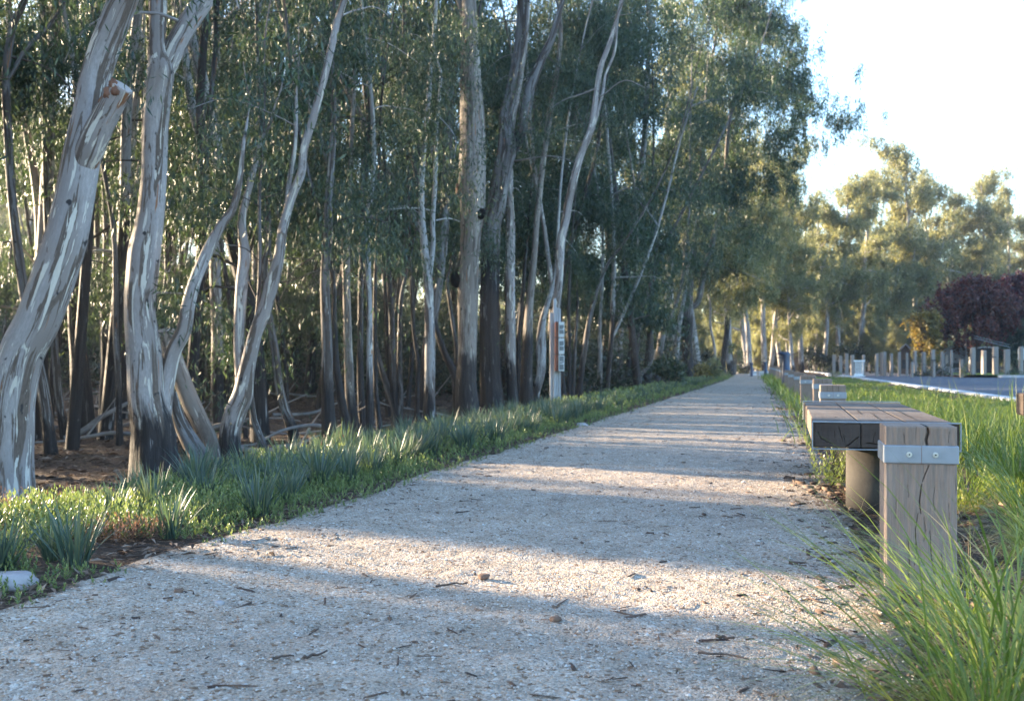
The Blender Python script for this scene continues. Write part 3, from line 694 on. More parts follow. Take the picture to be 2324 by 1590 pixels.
for yy, s in ((-.004, -1), (BL + .001, 1)):
    def f(bm, yy=yy, s=s):
        y0, y1 = (yy - .003, yy + .010) if s < 0 else (yy - .012, yy + .004)
        bm_box(bm, -.006, TW + .006, y0, y1, BH + .0015, BH + .0065, .0012, 1)
        bm_box(bm, -.0065, -.002, y0, y1 - .004, BH - BT - .004, BH + .001, .0008, 1)
        bm_box(bm, TW + .002, TW + .0065, y0, y1 - .004, BH - BT - .004, BH + .001, .0008, 1)
        bm_box(bm, -.0065, TW + .0065, y0, y1 + .02, BH - BT - .009, BH - BT - .0045, .0008, 1)
    bm_obj('steel_edge', f, M['steel'], bench)
def pipe(bm, cx, cy):
    cx += .02
    bmesh.ops.create_cone(bm, cap_ends=True, segments=64, radius1=.152, radius2=.150, depth=BH - BT + .04, matrix=Matrix.Translation((cx, cy, (BH - BT) / 2 - .03)))
for cy in (.42, 1.80):
    o = bm_obj('pipe_support', lambda bm, cy=cy: pipe(bm, TW / 2 + .0, cy), M['pipe'], bench)
    for p in o.data.polygons: p.use_smooth = abs(p.normal.z) < .5

# part of a timber rail that enters the picture at the right edge
r2 = empty('timber_rail', (3.02 + 2.2 * 1.05, 5.05 + 1.1, 0), -TH); tag(r2, 'grey timber rail end poking in at the right beside the road', 'rail')
zr = 5.9; e0 = W(2312, 905, zr)
r2.location = (e0[0], e0[1], 0)
bm_obj('rail', lambda bm: bm_box(bm, 0, 1.1, -.09, .09, e0[2] - .09, e0[2] + .035, .012, 2), M['bench_wood'], r2)
bm_obj('rail_post', lambda bm: bm_box(bm, .5, .66, -.07, .07, -.1, e0[2] - .093, .008, 2), M['bench_wood'], r2)

# signpost with three stacked sign boxes
zs = 13.4
for _ in range(20): zs = .5 * zs + .5 * FD * (EYE - float(gz((1263 - CX) / FD * zs, zs))) / (928 - HY)
sp = empty('signpost', (0, 0, 0)); tag(sp, 'grey timber slat signpost with three stacked sign boxes at the forest edge', 'signpost')
b0 = W(1249, 925, zs); k = zs / FD; gs = float(gz(b0[0], b0[1])); sp.location = (b0[0], b0[1], gs)
def X_(px): return (px - 1249) * k
def Z_(py): return EYE + (HY - py) * k - gs
def slat(px0, px1, ytop, y0, y1, slant=0.0, mat='sign_wood'):
    def f(bm):
        r = bmesh.ops.create_cube(bm, size=1.0)
        for v in r['verts']:
            top = v.co.z > 0; xx = X_(px1) if v.co.x > 0 else X_(px0)
            v.co = Vector((xx, y1 if v.co.y > 0 else y0, (Z_(ytop) - (slant * k if v.co.x > 0 else 0)) if top else -.12))
        bmesh.ops.bevel(bm, geom=list(bm.edges), offset=.003, segments=1, affect='EDGES')
    return bm_obj('slat', f, M[mat], sp)
slat(1247.5, 1254.8, 709, -.02, .05)
slat(1255.2, 1261.5, 679, -.055, .03, -3)
slat(1261.9, 1267.0, 697, -.05, .03, 4)
slat(1267.4, 1271.6, 699, -.06, .02, 3)
for i, (yt, yb) in enumerate([(731, 765.5), (767.5, 803), (805.5, 841)]):
    y0, y1 = -.19, -.062
    dx = 8.0
    bx = bm_obj('sign_box', lambda bm: bm_box(bm, X_(1258.2), X_(1265.3), y0, y1, Z_(yb), Z_(yt), .004, 1), M['rust_steel'], sp)
    bx.rotation_euler = (0, 0, 0)
    pn = bm_obj('sign_panel', lambda bm: bm_box(bm, X_(1265.5), X_(1278.5), y0 - .012, y1, Z_(yb + .5), Z_(yt - .5 + 1), .004, 1), M['panel'], sp)
    yy = y0 - .0135
    a, b_ = [(7.5, 8.5), (7.0, 8.5), (2.5, 3.5)][i]
    bm_obj('plate', lambda bm: bm_box(bm, X_(1267.5), X_(1277.2), yy - .003, yy - .0004, Z_(yb - b_ + 1), Z_(yt + a), .0), M['panel_dark'], pn)
    def marks(bm, i=i):
        rows = [((yt + yb) / 2 - .3,)] if i < 2 else [((yt + yb) / 2 - 3.4,), ((yt + yb) / 2 + 1.8,)]
        for (ry,) in rows:
            x = 1268.1
            while x < 1274.6:
                w = random.uniform(.45, .8); h = random.choice([1.2, 1.9, 1.2, 1.5]); bm_box(bm, X_(x), X_(x + w), yy - .006, yy - .0035, Z_(ry + 1.2), Z_(ry + 1.2 - h)); x += w + .28
        ry = (yt + yb) / 2 - (.3 if i < 2 else -1.0)
        bm_box(bm, X_(1275.6), X_(1276.8), yy - .006, yy - .0035, Z_(ry + 2.2), Z_(ry - 2.2))
    bm_obj('lettering', marks, M['mark'], pn)

# bollard lights
def make_bollard(label, x, y, h, r, hood=True):
    root = empty('bollard_light', (x, y, 0)); tag(root, label, 'bollard light', 'dark blue bollard lights along the path')
    def f(bm):
        pr_ = [(r * 1.25, 0), (r * 1.25, .02), (r, .025), (r, h - r * 1.1)]; n = 28
        rings = [[bm.verts.new((rr * math.cos(6.2832 * k / n), rr * math.sin(6.2832 * k / n), zz)) for k in range(n)] for rr, zz in pr_]
        # rounded bent head leaning out over the path
        for j in range(1, 8):
            a = j / 7 * math.pi / 2; cx_ = -(1 - math.cos(a)) * r * 1.2; zz = h - r * 1.1 + math.sin(a) * r * 1.1
            rings.append([bm.verts.new((cx_ * (1.0) + r * (1.0 + .35 * j / 7) * math.cos(6.2832 * k / n) * (1 + .25 * (j / 7)), r * math.sin(6.2832 * k / n) * (1 - .5 * (j / 7) ** 3), zz - max(0, -math.cos(6.2832 * k / n)) * r * .9 * (j / 7) ** 2)) for k in range(n)])
        for a_, b_ in zip(rings[:-1], rings[1:]):
            for k in range(n): bm.faces.new((a_[k], a_[(k + 1) % n], b_[(k + 1) % n], b_[k]))
        bm.faces.new(rings[-1]); bm.faces.new(rings[0][::-1])
    bm_obj('body', f, M['navy'], root, smooth=True)
    def lens(bm): bm_box(bm, -r * 1.9, -r * 1.02, -r * .45, r * .45, h - r * 1.45, h - r * 1.25, .004)
    bm_obj('lamp_hood', lens, M['navy'], root)
    return root
make_bollard('large dark blue hooded bollard light behind the row of squat posts', (3143 - 2048) / 4240 * 25.7, 25.7, .89, .105)
make_bollard('small dark bollard light standing at the path\'s far bend', (3006 - 2048) / 4240 * 47, 47, .62, .065)
make_bollard('small dark bollard light half hidden by grass beyond the hooded one', (3062 - 2048) / 4240 * 44, 44, .66, .07)

# low pale walls at the bend of the path
def block(name, label, cat, mat, x0, x1, y, yt, yb, dep=.4, group=None, parent=None, bev=.01):
    """a box whose front face spans photo columns x0..x1 and rows yt..yb at distance y"""
    a, b_ = W(x0, yb, y), W(x1, yt, y); zb = a[2] if parent else min(a[2], 0) - .05
    f = lambda bm: bm_box(bm, a[0], b_[0], y, y + dep, zb, b_[2], bev, 1)
    o = bm_obj(name, f, M[mat], parent)
    if not parent: tag(o, label, cat, group)
    return o
block('low_wall', 'long low pale block wall where the path bends away', 'low wall', 'white', 1703, 1722, 50.5, 848.5, 852, .5)
block('low_wall', 'low brown block wall behind the pale wall at the bend', 'low wall', 'kerb', 1705, 1717, 54, 842, 848, .5)
block('low_wall', 'low pale wall behind the grass beyond the far posts', 'low wall', 'kerb', 1722, 1744, 49, 842, 848, .5)

# ------------------------------------------------------------ strip plants on the left of the path
def make_tuft(n, L, seed, spread=.5, mat='strap', wdt=.009, rad=.05, name='strappy_plant', droop=.5, dry=0.06):
    mb = MB(); a = rng.uniform(0, 6.28, n); r = rad * np.sqrt(rng.uniform(0, 1, n)); B = np.stack([r * np.cos(a), r * np.sin(a), np.zeros(n)], 1)
    az = a + rng.normal(0, .5, n); tilt = np.abs(rng.normal(.25, .22, n)) * spread * 1.8
    blades(mb, B, az, tilt, L * rng.uniform(.55, 1.08, n), wdt * rng.uniform(.7, 1.25, n), droop * rng.uniform(.2, 1.2, n), 5)
    return mb.mesh(name)
tufts = [make_tuft(75, .31, i) for i in range(5)]
for m_ in tufts: m_.materials.append(M['strap'])
def put_tuft(px, py, sc, label, group=None, z=None):
    z = z or FD * EYE / (py - HY); p = W(px, py, z); i = tufts[random.randrange(5)]
    e = empty('strappy_plant', (p[0], p[1], float(gz(p[0], p[1]))), random.uniform(0, 6.28)); e.scale = (sc, sc, sc * random.uniform(.9, 1.1)); tag(e, label, 'plant', group)
    o = bpy.data.objects.new('leaves', i); C.objects.link(o); o.parent = e
    return e
put_tuft(172, 1288, .72, 'large blue-green strappy plant beside the white rock at the path edge')
put_tuft(118, 1272, .55, 'strappy plant leaning left just behind the plant by the white rock')
put_tuft(4, 1300, .62, 'strappy plant cut by the left picture edge above the white rock')
put_tuft(386, 1222, .62, 'strappy plant between bright ground cover and dry brown leaves, second from the rock')
put_tuft(345, 1170, .72, 'pale sunlit strappy plant rising from the bright ground cover')
put_tuft(255, 1180, .6, 'thin strappy plant amid the bright ground cover behind the dry leaves')
put_tuft(585, 1172, .80, 'wide spreading strappy plant with yellowed blades standing alone by the path')
row = []
for i in range(64):
    y = 5.0 * (1 + i * .030) ** 1.35 if i < 40 else 5.0 * (1 + 39 * .030) ** 1.35 + (i - 39) * .9
    y += random.uniform(-.1, .1)
    for d in ((.33, .62, .92) if i < 40 else (.35, .7)):
        x = float(pl(y)) - d - random.uniform(-.08, .1); e = empty('strappy_plant', (x, y, float(gz(x, y))), random.uniform(0, 6.28)); s = random.uniform(.58, .88); e.scale = (s, s, s)
        if random.random() < .12: s = .5
        tag(e, 'blue-green strappy plant in the dense row edging the forest side of the path', 'plant', 'dense row of strappy plants')
        o = bpy.data.objects.new('leaves', tufts[random.randrange(5)]); C.objects.link(o); o.parent = e

def sprigs(mb, x, y, z, h, nl=14, ls=.022, wr=.38):
    n = len(x); t = np.tile(np.linspace(.15, 1, nl), n); i = np.repeat(np.arange(n), nl)
    lean = rng.normal(0, .35, (n, 2)); P = np.stack([x[i] + lean[i, 0] * h[i] * t ** 1.3, y[i] + lean[i, 1] * h[i] * t ** 1.3, z[i] + h[i] * t * .92], 1)
    a = np.tile(np.arange(nl) * 2.4, n) + rng.uniform(0, 6.28, n)[i]; el = .25 + t * 1.1 + rng.normal(0, .15, len(t))
    d = np.stack([np.cos(a) * np.cos(el), np.sin(a) * np.cos(el), np.sin(el)], 1); s = np.stack([-np.sin(a), np.cos(a), np.zeros(len(a))], 1)
    L = (ls * (1.1 - .45 * t) * rng.uniform(.8, 1.2, len(t)) * (h[i] / .12) ** .4)[:, None]
    V = np.stack([P, P + d * L * .5 + s * L * wr * .5, P + d * L, P + d * L * .5 - s * L * wr * .5], 1).reshape(-1, 3)
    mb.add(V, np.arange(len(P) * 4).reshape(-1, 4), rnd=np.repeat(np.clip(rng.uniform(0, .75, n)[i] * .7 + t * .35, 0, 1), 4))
gm = MB()
def cover(n, y0, y1, pw, h0, h1, ls, nl, dmin=.0, dmax=1.15):
    y = y0 + (y1 - y0) * rng.uniform(0, 1, n) ** pw; d = dmin + (dmax - dmin) * rng.uniform(0, 1, n) ** .85; x = pl(y) - d
    keep = (wob(x, y, 1.1, 5) > -.62) | (d < .35); keep &= ~((d < .12) & (rng.uniform(0, 1, n) < .5)); 
    # bare patch with dry leaves between the first two strappy plants
    bare = ((x - W(275, 1240, 3.6)[0]) / .30) ** 2 + ((y - 3.55) / .30) ** 2 < 1; keep &= ~bare
    x, y, d = x[keep], y[keep], d[keep]
    h = (h0 + (h1 - h0) * rng.uniform(0, 1, len(x)) ** 1.5) * (.45 + .75 * sstep(0, .55, d)) * (1 + .35 * wob(x, y, 1.7, 2))
    sprigs(gm, x, y, gz(x, y), np.maximum(h, .02), nl, ls)
cover(7200, 2.7, 6.5, .9, .035, .105, .025, 15, -.07, 1.15)
cover(6400, 6.3, 14, 1.0, .035, .11, .034, 11, -.07, 1.25)
cover(4200, 13.5, 48, 1.1, .05, .13, .065, 8, -.05, 1.3)
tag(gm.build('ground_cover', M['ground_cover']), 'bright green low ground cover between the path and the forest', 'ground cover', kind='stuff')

# rust coloured dry plants and heap of dead leaves in the strip
def dry_clump(label, px, py, n, h, sp_, mat='rust', name='dry_plant', z=None, ls=.02):
    z = z or FD * EYE / (py - HY); p = W(px, py, z); mb = MB(); x = rng.normal(0, sp_, n); y = rng.normal(0, sp_ * .8, n); sprigs(mb, x, y, np.zeros(n), h * rng.uniform(.5, 1, n), 12, ls, .35)
    o = mb.build(name, M[mat], loc=(p[0], p[1], float(gz(p[0], p[1])))); tag(o, label, 'dry plant'); return o
dry_clump('tangled dry brown plant between the two strappy plants nearest the white rock', 268, 1225, 110, .10, .075, name='dry_plant')
dry_clump('pinkish dead weed patch at the foot of the leftmost trunk', 60, 1165, 170, .13, .20, z=4.6)
dry_clump('slender orange-brown dry weed standing against the dark forest floor', 706, 1050, 9, .22, .02, z=6.6)
dry_clump('low rust-coloured dry plant by the foot of the two big trunks', 1135, 955, 70, .10, .14, z=11.5, ls=.03)
mb = MB(); n = 90; c = W(300, 1262, 3.55); flat_leaves(mb, c[0] + rng.normal(0, .20, n), c[1] + rng.normal(0, .09, n), np.full(n, .012) + rng.uniform(0, .02, n), rng.uniform(.03, .08, n), .2, .18)
tag(mb.build('dead_leaves', M['litter']), 'pale curled dead gum leaves heaped at the left path edge', 'leaf litter', kind='stuff')

def rock(name, label, p, r, mat, flat=.5, cat='rock', group=None):
    def f(bm):
        bmesh.ops.create_icosphere(bm, subdivisions=3, radius=1.0)
        for v in bm.verts:
            q = v.co.copy(); nz = mnoise.noise(q * 1.3 + Vector(p)) * .35 + mnoise.noise(q * 4 + Vector(p)) * .08
            q = q * (1 + nz); q.z = max(-.6, min(.75, q.z)); v.co = Vector((q.x * r[0], q.y * r[1], q.z * r[2]))
    o = bm_obj(name, f, M[mat], loc=p, smooth=True); tag(o, label, cat, group); return o
zr_ = FD * EYE / (1338 - HY); w_ = W(12, 1338, zr_); rock('rock', 'smooth pale pinkish rock cut by the left picture edge', (w_[0] - .01, w_[1] + .03, .018), (.085, .06, .034), 'rock')
for i, (px, py, s, lab, mt) in enumerate([(1098, 1316, .014, 'small brown stone in the sunlit middle of the path', 'stone_dark'), (405, 1350, .011, 'dark stone on the path below the strappy plants', 'stone_dark'), (497, 1378, .011, 'small olive grey stone lying left of the path middle', 'rock'),
                                         (1320, 968, .05, 'pale flat rock where ground cover meets the path, halfway along', 'rock'), (1260, 1415, .012, 'small dark stone at the right of the path in soft shade', 'stone_dark'), (275, 1215 + 110, .012, 'white pebble near the left path edge', 'rock'), (560, 1240, .016, 'white pebble beside the ground cover edge', 'rock')]):
    z_ = FD * EYE / (py - HY); w_ = W(px, py, z_); rock('stone', lab, (w_[0], w_[1], .012), (s * 1.2, s, s * .75), mt, cat='stone')
def stick(label, x0, y0, x1, y1, r, group=None, mat='twig', name='twig', bend=.01):
    za, zb = FD * EYE / (y0 - HY), FD * EYE / (y1 - HY); a = W(x0, y0, za); b_ = W(x1, y1, zb); a[2] = b_[2] = .016 + r; n = 6; P = [a + (b_ - a) * i / (n - 1) + np.array([0, rng.uniform(-bend, bend), rng.uniform(0, .3) * bend]) for i in range(n)]
    mb = MB(); tube(mb, P, np.linspace(r, r * .6, n), 7, .01, .15, 0, 9); o = mb.build(name, M[mat], off=a, loc=tuple(a), smooth=True); tag(o, label, 'twig', group)
stick('thick dark twig lying right of centre near the grass', 1625, 1462, 1668, 1470, .004)
stick('long dark twig lying beside the foreground grass', 1585, 1500, 1698, 1514, .003)
stick('forked dark twig in the shaded lower left of the path', 620, 1516, 668, 1508, .003)
stick('short dark stick lower middle of the path', 688, 1512, 740, 1500, .0035)
stick('dark bark strip in the middle of the path below the brown stone', 990, 1344, 1060, 1338, .003)
stick('reddish stick lying by the ground cover edge left', 560, 1243, 612, 1230, .003, mat='log')
stick('long pale straw stick near the foot of the nearest post', 1660, 1178, 1745, 1190, .002, mat='twig')

# ------------------------------------------------------------ grass on the right verge
def make_tussock(n, L, seed, rad=.10, dry=.15):
    mb = MB(); a = rng.uniform(0, 6.28, n); r = rad * np.sqrt(rng.uniform(0, 1, n)); B = np.stack([r * np.cos(a), r * np.sin(a), np.zeros(n)], 1)
    blades(mb, B, a + rng.normal(0, .6, n), np.abs(rng.normal(.30, .25, n)), L * rng.uniform(.45, 1.1, n), .0036 * rng.uniform(.7, 1.4, n), rng.uniform(.5, 2.3, n), 7, rnd=rng.uniform(0, .78, n))
    m_ = int(n * dry); a = rng.uniform(0, 6.28, m_); r = rad * np.sqrt(rng.uniform(0, 1, m_)); B = np.stack([r * np.cos(a), r * np.sin(a), np.zeros(m_)], 1)
    blades(mb, B, a + rng.normal(0, .6, m_), rng.uniform(.5, 1.2, m_), L * rng.uniform(.4, .85, m_), .0026 * rng.uniform(.7, 1.3, m_), rng.uniform(.6, 1.6, m_), 7, rnd=rng.uniform(.8, 1, m_))
    me = mb.mesh('grass_tussock'); me.materials.append(M['grass']); return me
tus = [make_tussock(150, .56, 0, .09, .9), make_tussock(180, .62, 1, .10, .8), make_tussock(130, .48, 2, .08, .8), make_tussock(150, .42, 3, .09, 1.2)]
def put_tussock(x, y, s, label, i=None, rz=None, group='grass tussocks on the right verge'):
    o = bpy.data.objects.new('grass_tussock', tus[random.randrange(4) if i is None else i]); C.objects.link(o); o.location = (x, y, float(gz(x, y))); o.rotation_euler = (0, 0, random.uniform(0, 6.28) if rz is None else rz); o.scale = (s, s, s)
    tag(o, label, 'grass tussock', group); return o
for (x, y, s, lab, i) in [(.98, 2.02, 1.0, 'long-bladed green tussock in the bottom right corner, in front of the nearest post', 1), (.80, 1.78, .8, 'tussock arching over the gravel at the bottom edge', 0), (1.22, 2.30, .8, 'tussock at the bottom right corner with straw blades', 3),
                          (1.12, 2.62, .62, 'small yellow-green tussock at the foot of the nearest post', 2), (1.62, 3.05, .72, 'dark green tussock right of the nearest post, at picture edge', 0), (1.95, 3.9, .95, 'arching green tussock at the right picture edge behind the post', 1),
                          (2.05, 4.8, .95, 'bright tussock right of the bench near end', 3), (2.55, 4.5, 1.0, 'tall bright tussock at the right picture edge behind the bench end', 1), (1.75, 3.55, .6, 'low shaded tussock right of the nearest post with dry straw', 3)]:
    put_tussock(x, y, s, lab, i)
def long_tussock(label, x, y, n, a0, L):
    mb = MB(); B = np.stack([rng.normal(0, .05, n), rng.normal(0, .05, n), np.zeros(n)], 1)
    blades(mb, B, rng.normal(a0, .6, n), rng.uniform(.45, 1.15, n), L * rng.uniform(.55, 1.1, n), .0042 * rng.uniform(.7, 1.3, n), rng.uniform(.3, .95, n), 8, rnd=np.where(rng.uniform(0, 1, n) < .25, rng.uniform(.8, 1, n), rng.uniform(.1, .78, n)))
    tag(mb.build('grass_tussock', M['grass'], loc=(x, y, float(gz(x, y)))), label, 'grass tussock', 'grass tussocks on the right verge')
long_tussock('tussock with very long blades stretching left over the gravel at the bottom edge', .80, 1.93, 70, 2.9, .62)
long_tussock('tussock with long thin blades reaching left in front of the nearest post foot', 1.02, 2.55, 46, 2.7, .55)
long_tussock('tussock with long upright blades crossing the front of the nearest post', 1.10, 2.3, 30, 2.0, .50)
gsm = MB()
n = 52000; y = 4.8 + 40 * rng.uniform(0, 1, n) ** 1.9; off = .45 + rng.uniform(0, 1, n) ** .9 * np.maximum(kr(y) - pr(y) - .6, .3)
cl = rng.integers(0, n // 40, n); y = y[cl] + rng.normal(0, .09, n); off = off[cl] + rng.normal(0, .09, n); x = pr(y) + off
k = (x < kr(y) - .02) & (y > 4.2) & ~((x > 1.1 + (y - 4.36) * .26) & (x < 1.98 + (y - 4.36) * .26) & (y < 7.0)) & ((y > 6.8) | (off > .75)); x, y = x[k], y[k]; n = len(x)
dens = 1 + y / 14
blades(gsm, np.stack([x, y, gz(x, y)], 1), rng.uniform(0, 6.28, n), np.abs(rng.normal(.22, .22, n)), rng.uniform(.17, .37, n) * np.where(y < 7, 1.15, np.where(y > 20, .36, np.where(y > 12, .66, 1))) * (1 - .5 * sstep(1.3, 2.6, x - pr(y))), .0042 * dens * rng.uniform(.7, 1.3, n), rng.uniform(.3, 1.5, n), 4, rnd=np.where(rng.uniform(0, 1, n) < .10, rng.uniform(.8, 1, n), rng.uniform(0, .78, n)))
n = 60; y = 5 + 6 * rng.uniform(0, 1, n); x = pr(y) + 1.1 + rng.uniform(0, 1.2, n); blades(gsm, np.stack([x, y, gz(x, y)], 1), rng.uniform(0, 6.28, n), np.abs(rng.normal(.1, .1, n)), rng.uniform(.45, .62, n), np.full(n, .006), rng.uniform(.05, .3, n), 4, rnd=rng.uniform(.6, .85, n))
n = 1500; y = 8 + 34 * rng.uniform(0, 1, n) ** 1.3; x = pr(y) + rng.normal(.1, .12, n); blades(gsm, np.stack([x, y, gz(x, y)], 1), rng.uniform(0, 6.28, n), np.abs(rng.normal(.3, .2, n)), rng.uniform(.12, .32, n), .006 * (1 + y / 16), rng.uniform(.3, 1.2, n), 4, rnd=rng.uniform(0, .8, n))
tag(gsm.build('grass', M['grass']), 'long sunlit green grass filling the verge between posts and road', 'grass', kind='stuff')
dg = MB(); n = 1700; y = 2.1 + 5 * rng.uniform(0, 1, n) ** 1.4; x = pr(y) + .02 + rng.gamma(2, .28, n); blades(dg, np.stack([x, y, gz(x, y) + .004], 1), rng.uniform(0, 6.28, n), rng.uniform(.9, 1.5, n), rng.uniform(.06, .24, n), .0022 * rng.uniform(.7, 1.3, n), rng.uniform(.1, .5, n), 5)
tag(dg.build('dry_grass', M['straw']), 'flattened straw-coloured dry grass around the nearest post', 'dry grass', kind='stuff')
# small green weed hanging by the bench support
dw = MB(); sprigs(dw, rng.normal(0, .05, 34), rng.normal(0, .08, 34), np.zeros(34), rng.uniform(.12, .30, 34), 18, .022, .3)
wp = W(1882, 1125, FD * EYE / (1108 - HY)); tag(dw.build('weed', M['leaf_yellow'] if False else M['ground_cover'], loc=(wp[0], wp[1], 0)), 'small yellowish weed growing under the left edge of the bench', 'weed', kind='stuff')
# ------------------------------------------------------------ traced forest trees
G1 = None
t1 = tree('leftmost big leaning gum with a sawn-off limb and pale peeling bark',
     [[(26, 1140, 104), (24, 1050, 98), (28, 980, 94), (30, 900, 95), (50, 800, 96), (90, 715, 96), (140, 567, 94), (164, 470, 86), (186, 350, 82), (205, 250, 72), (219, 170, 66), (241, 100, 66), (280, 0, 62), (318, -110, 52), (350, -240, 42)],
      [(270, 30, 30), (292, -40, 26), (330, -130, 22)]],
     mat='bark_lilac', leaf='leaf_teal', z=7.0, dkh=-.1, seg=40, step=.03, rough=.035, flare=.12, crown=(2.9, 8), clumps=26, lsize=.12, spread=1.0, name='gum_tree',
     extra=[(25, 430, 6.9, .28), (70, 480, 6.9, .22), (20, 520, 6.8, .3), (60, 570, 6.9, .22), (15, 600, 6.9, .25), (90, 430, 7.2, .2), (30, 680, 7.0, .16)])
r_, z_, b_, _s = t1
mb = MB(); P = [W(186, 385, z_ - .02), W(203, 340, z_ - .05), W(224, 292, z_ - .08), W(250, 243, z_ - .12), W(277, 198, z_ - .16)]
tube(mb, P, np.array([26, 31, 30, 27, 24.5]) / FD * z_, 40, .015, .06, 0, .4, cap=False, L0=2)
o = mb.build('cut_limb', M['bark_lilac'], r_, off=b_, smooth=True)
d = Vector(P[-1] - P[-2]).normalized(); mt = Matrix.Translation(Vector(P[-1] - b_) + d * .002) @ d.to_track_quat('Z', 'Y').to_matrix().to_4x4()
bm_obj('cut_face', lambda bm: bmesh.ops.create_cone(bm, cap_ends=True, segments=32, radius1=24.5 / FD * z_, radius2=23 / FD * z_, depth=.012, matrix=mt), M['cut_wood'], o)

M['scar'] = mat_concrete('torn_reddish_bark', (.10, .05, .035), (.27, .13, .08))
def scar(bm):
    for (px, py, r, dz) in [(246, 212, 13, .20), (236, 232, 12, .17), (256, 190, 10, .21), (262, 205, 10, .22)]:
        c_ = W(px, py, z_ - dz) - b_; v0 = len(bm.verts)
        r_e = bmesh.ops.create_icosphere(bm, subdivisions=3, radius=1)
        for v in r_e['verts']: v.co = Vector((v.co.x * .9, v.co.y * .45, v.co.z * 1.15)) * r / FD * z_ * (1 + .5 * mnoise.noise(v.co * 2.2 + Vector((px, 0, 0)))) + Vector(c_)
bm_obj('torn_bark', scar, M['scar'], o, smooth=True)
t2 = tree('big forked gum with cream and lilac patches and a blackened fluted base',
     [[(350, 1085, 104), (348, 1010, 96), (345, 960, 88), (333, 900, 78), (328, 800, 76), (318, 700, 66), (324, 620, 70), (329, 567, 71), (340, 500, 61), (349, 400, 56), (352, 300, 57), (359, 200, 62), (364, 160, 60), (357, 120, 40), (357, 80, 36), (358, 0, 40), (352, -140, 36)],
      [(364, 190, 40), (384, 140, 46), (404, 95, 48), (436, 40, 46), (466, -4, 44), (520, -110, 36)],
      [(372, 960, 30), (378, 880, 32), (393, 800, 33), (416, 751, 34), (428, 690, 30), (442, 640, 27), (458, 600, 26), (474, 565, 27), (500, 515, 22), (530, 470, 18), (545, 400, 13), (552, 330, 9)]],
     mat='bark_lilac', leaf='leaf_teal', z=9.0, dkh=.70, seg=40, step=.04, rough=.03, ribs=.03, flare=.16, crown=(3.2, 9), clumps=30, spread=1.2, lsize=.12)
tree('slim twin stems rising behind the big forked gum', [[(300, 985, 12), (302, 900, 12), (300, 600, 13), (302, 500, 12), (298, 400, 14), (306, 260, 16), (320, 140, 18), (312, 60, 16), (300, 0, 14)], [(302, 480, 8), (312, 400, 8), (325, 300, 8), (322, 180, 8), (326, 60, 7)]], mat='bark_pale', crown=(2.5, 9), clumps=26)
st, z_, b_, _s = tree('sawn-off leaning stump with a pale flat cut top', [[(490, 1062, 40), (474, 1000, 38), (452, 950, 38), (434, 912, 40), (414, 860, 38), (396, 815, 40), (384, 780, 40), (374, 752, 42)]], mat='bark_tan', dkh=.2, seg=24, step=.04, clumps=0, height=0, name='tree_stump', cat='stump', crown=(99, 100), flare=.1)
c = W(374, 750, z_) - b_
bm_obj('cut_face', lambda bm: bmesh.ops.create_cone(bm, cap_ends=True, segments=24, radius1=21 / FD * z_, radius2=20 / FD * z_, depth=.03, matrix=Matrix.Translation(Vector(c)) @ Matrix.Rotation(R_(-12), 4, 'Y')), M['cut_wood'], st)
tree('low leaning trunk base beside the big forked gum', [[(468, 1085, 44), (452, 1040, 40), (430, 1000, 38), (412, 965, 32), (400, 930, 26), (392, 890, 16)]], mat='bark_mid', dkh=.2, clumps=0, height=0, crown=(99, 100), z=9.3, seg=20, step=.05, name='tree_stump', cat='stump')
tree('right-leaning gum with smooth pale upper stem growing from the stump', [[(520, 1062, 44), (521, 1020, 42), (522, 979, 44), (534, 935, 46), (549, 900, 46), (556, 860, 38), (563, 822, 34), (577, 763, 31), (589, 730, 32), (600, 704, 32), (616, 645, 33), (632, 587, 25), (640, 526, 22), (660, 450, 20), (683, 392, 19), (690, 334, 18), (714, 255, 17), (745, 137, 16), (765, 51, 15), (781, 0, 14)],
      [(548, 905, 26), (545, 860, 22), (542, 763, 24), (548, 645, 27), (554, 580, 26), (548, 500, 18), (566, 420, 15), (590, 330, 12)], [(640, 530, 14), (650, 480, 13), (655, 420, 12), (668, 340, 10), (672, 260, 9)]], mat='bark_lilac', dkh=.45, clumps=46, crown=(1.6, 9), seg=24, step=.05)
tree('thin curving sapling trunk right of the right-leaning gum', [[(604, 1058, 20), (598, 1020, 19), (589, 991, 18), (576, 950, 14), (571, 910, 13), (569, 873, 12), (574, 800, 11), (585, 700, 10), (590, 600, 9)]], mat='bark_mid', dkh=.3, clumps=16, height=5, crown=(1.6, 5))
tree('left-leaning grey gum standing clear on the litter', [[(671, 1003, 24), (660, 965, 22), (643, 920, 21), (634, 880, 19), (628, 842, 18), (622, 790, 19), (614, 744, 18), (606, 685, 16), (600, 600, 14), (610, 520, 12)]], mat='bark_mid', dkh=.35, clumps=34, crown=(1.7, 9))
tree('dark thick trunk in the gap between the two big left gums', [[(188, 990, 52), (186, 930, 46), (182, 860, 42), (178, 800, 38), (172, 745, 34), (168, 650, 30), (160, 540, 28), (175, 400, 24)]], mat='bark_dark', dkh=1.2, clumps=50, crown=(2.0, 9), spread=1.5)
tree('thin dark trunk just right of the dark thick one', [[(236, 968, 22), (234, 900, 18), (238, 830, 16), (236, 700, 14), (240, 500, 12)]], mat='bark_dark', dkh=1.5, clumps=40, crown=(1.9, 9))
tree('slender trunk close to the left side of the big forked gum', [[(272, 1010, 14), (270, 930, 13), (268, 850, 12), (262, 760, 12), (262, 640, 11), (255, 500, 10)]], mat='bark_mid', dkh=.8, clumps=36, crown=(2, 9))
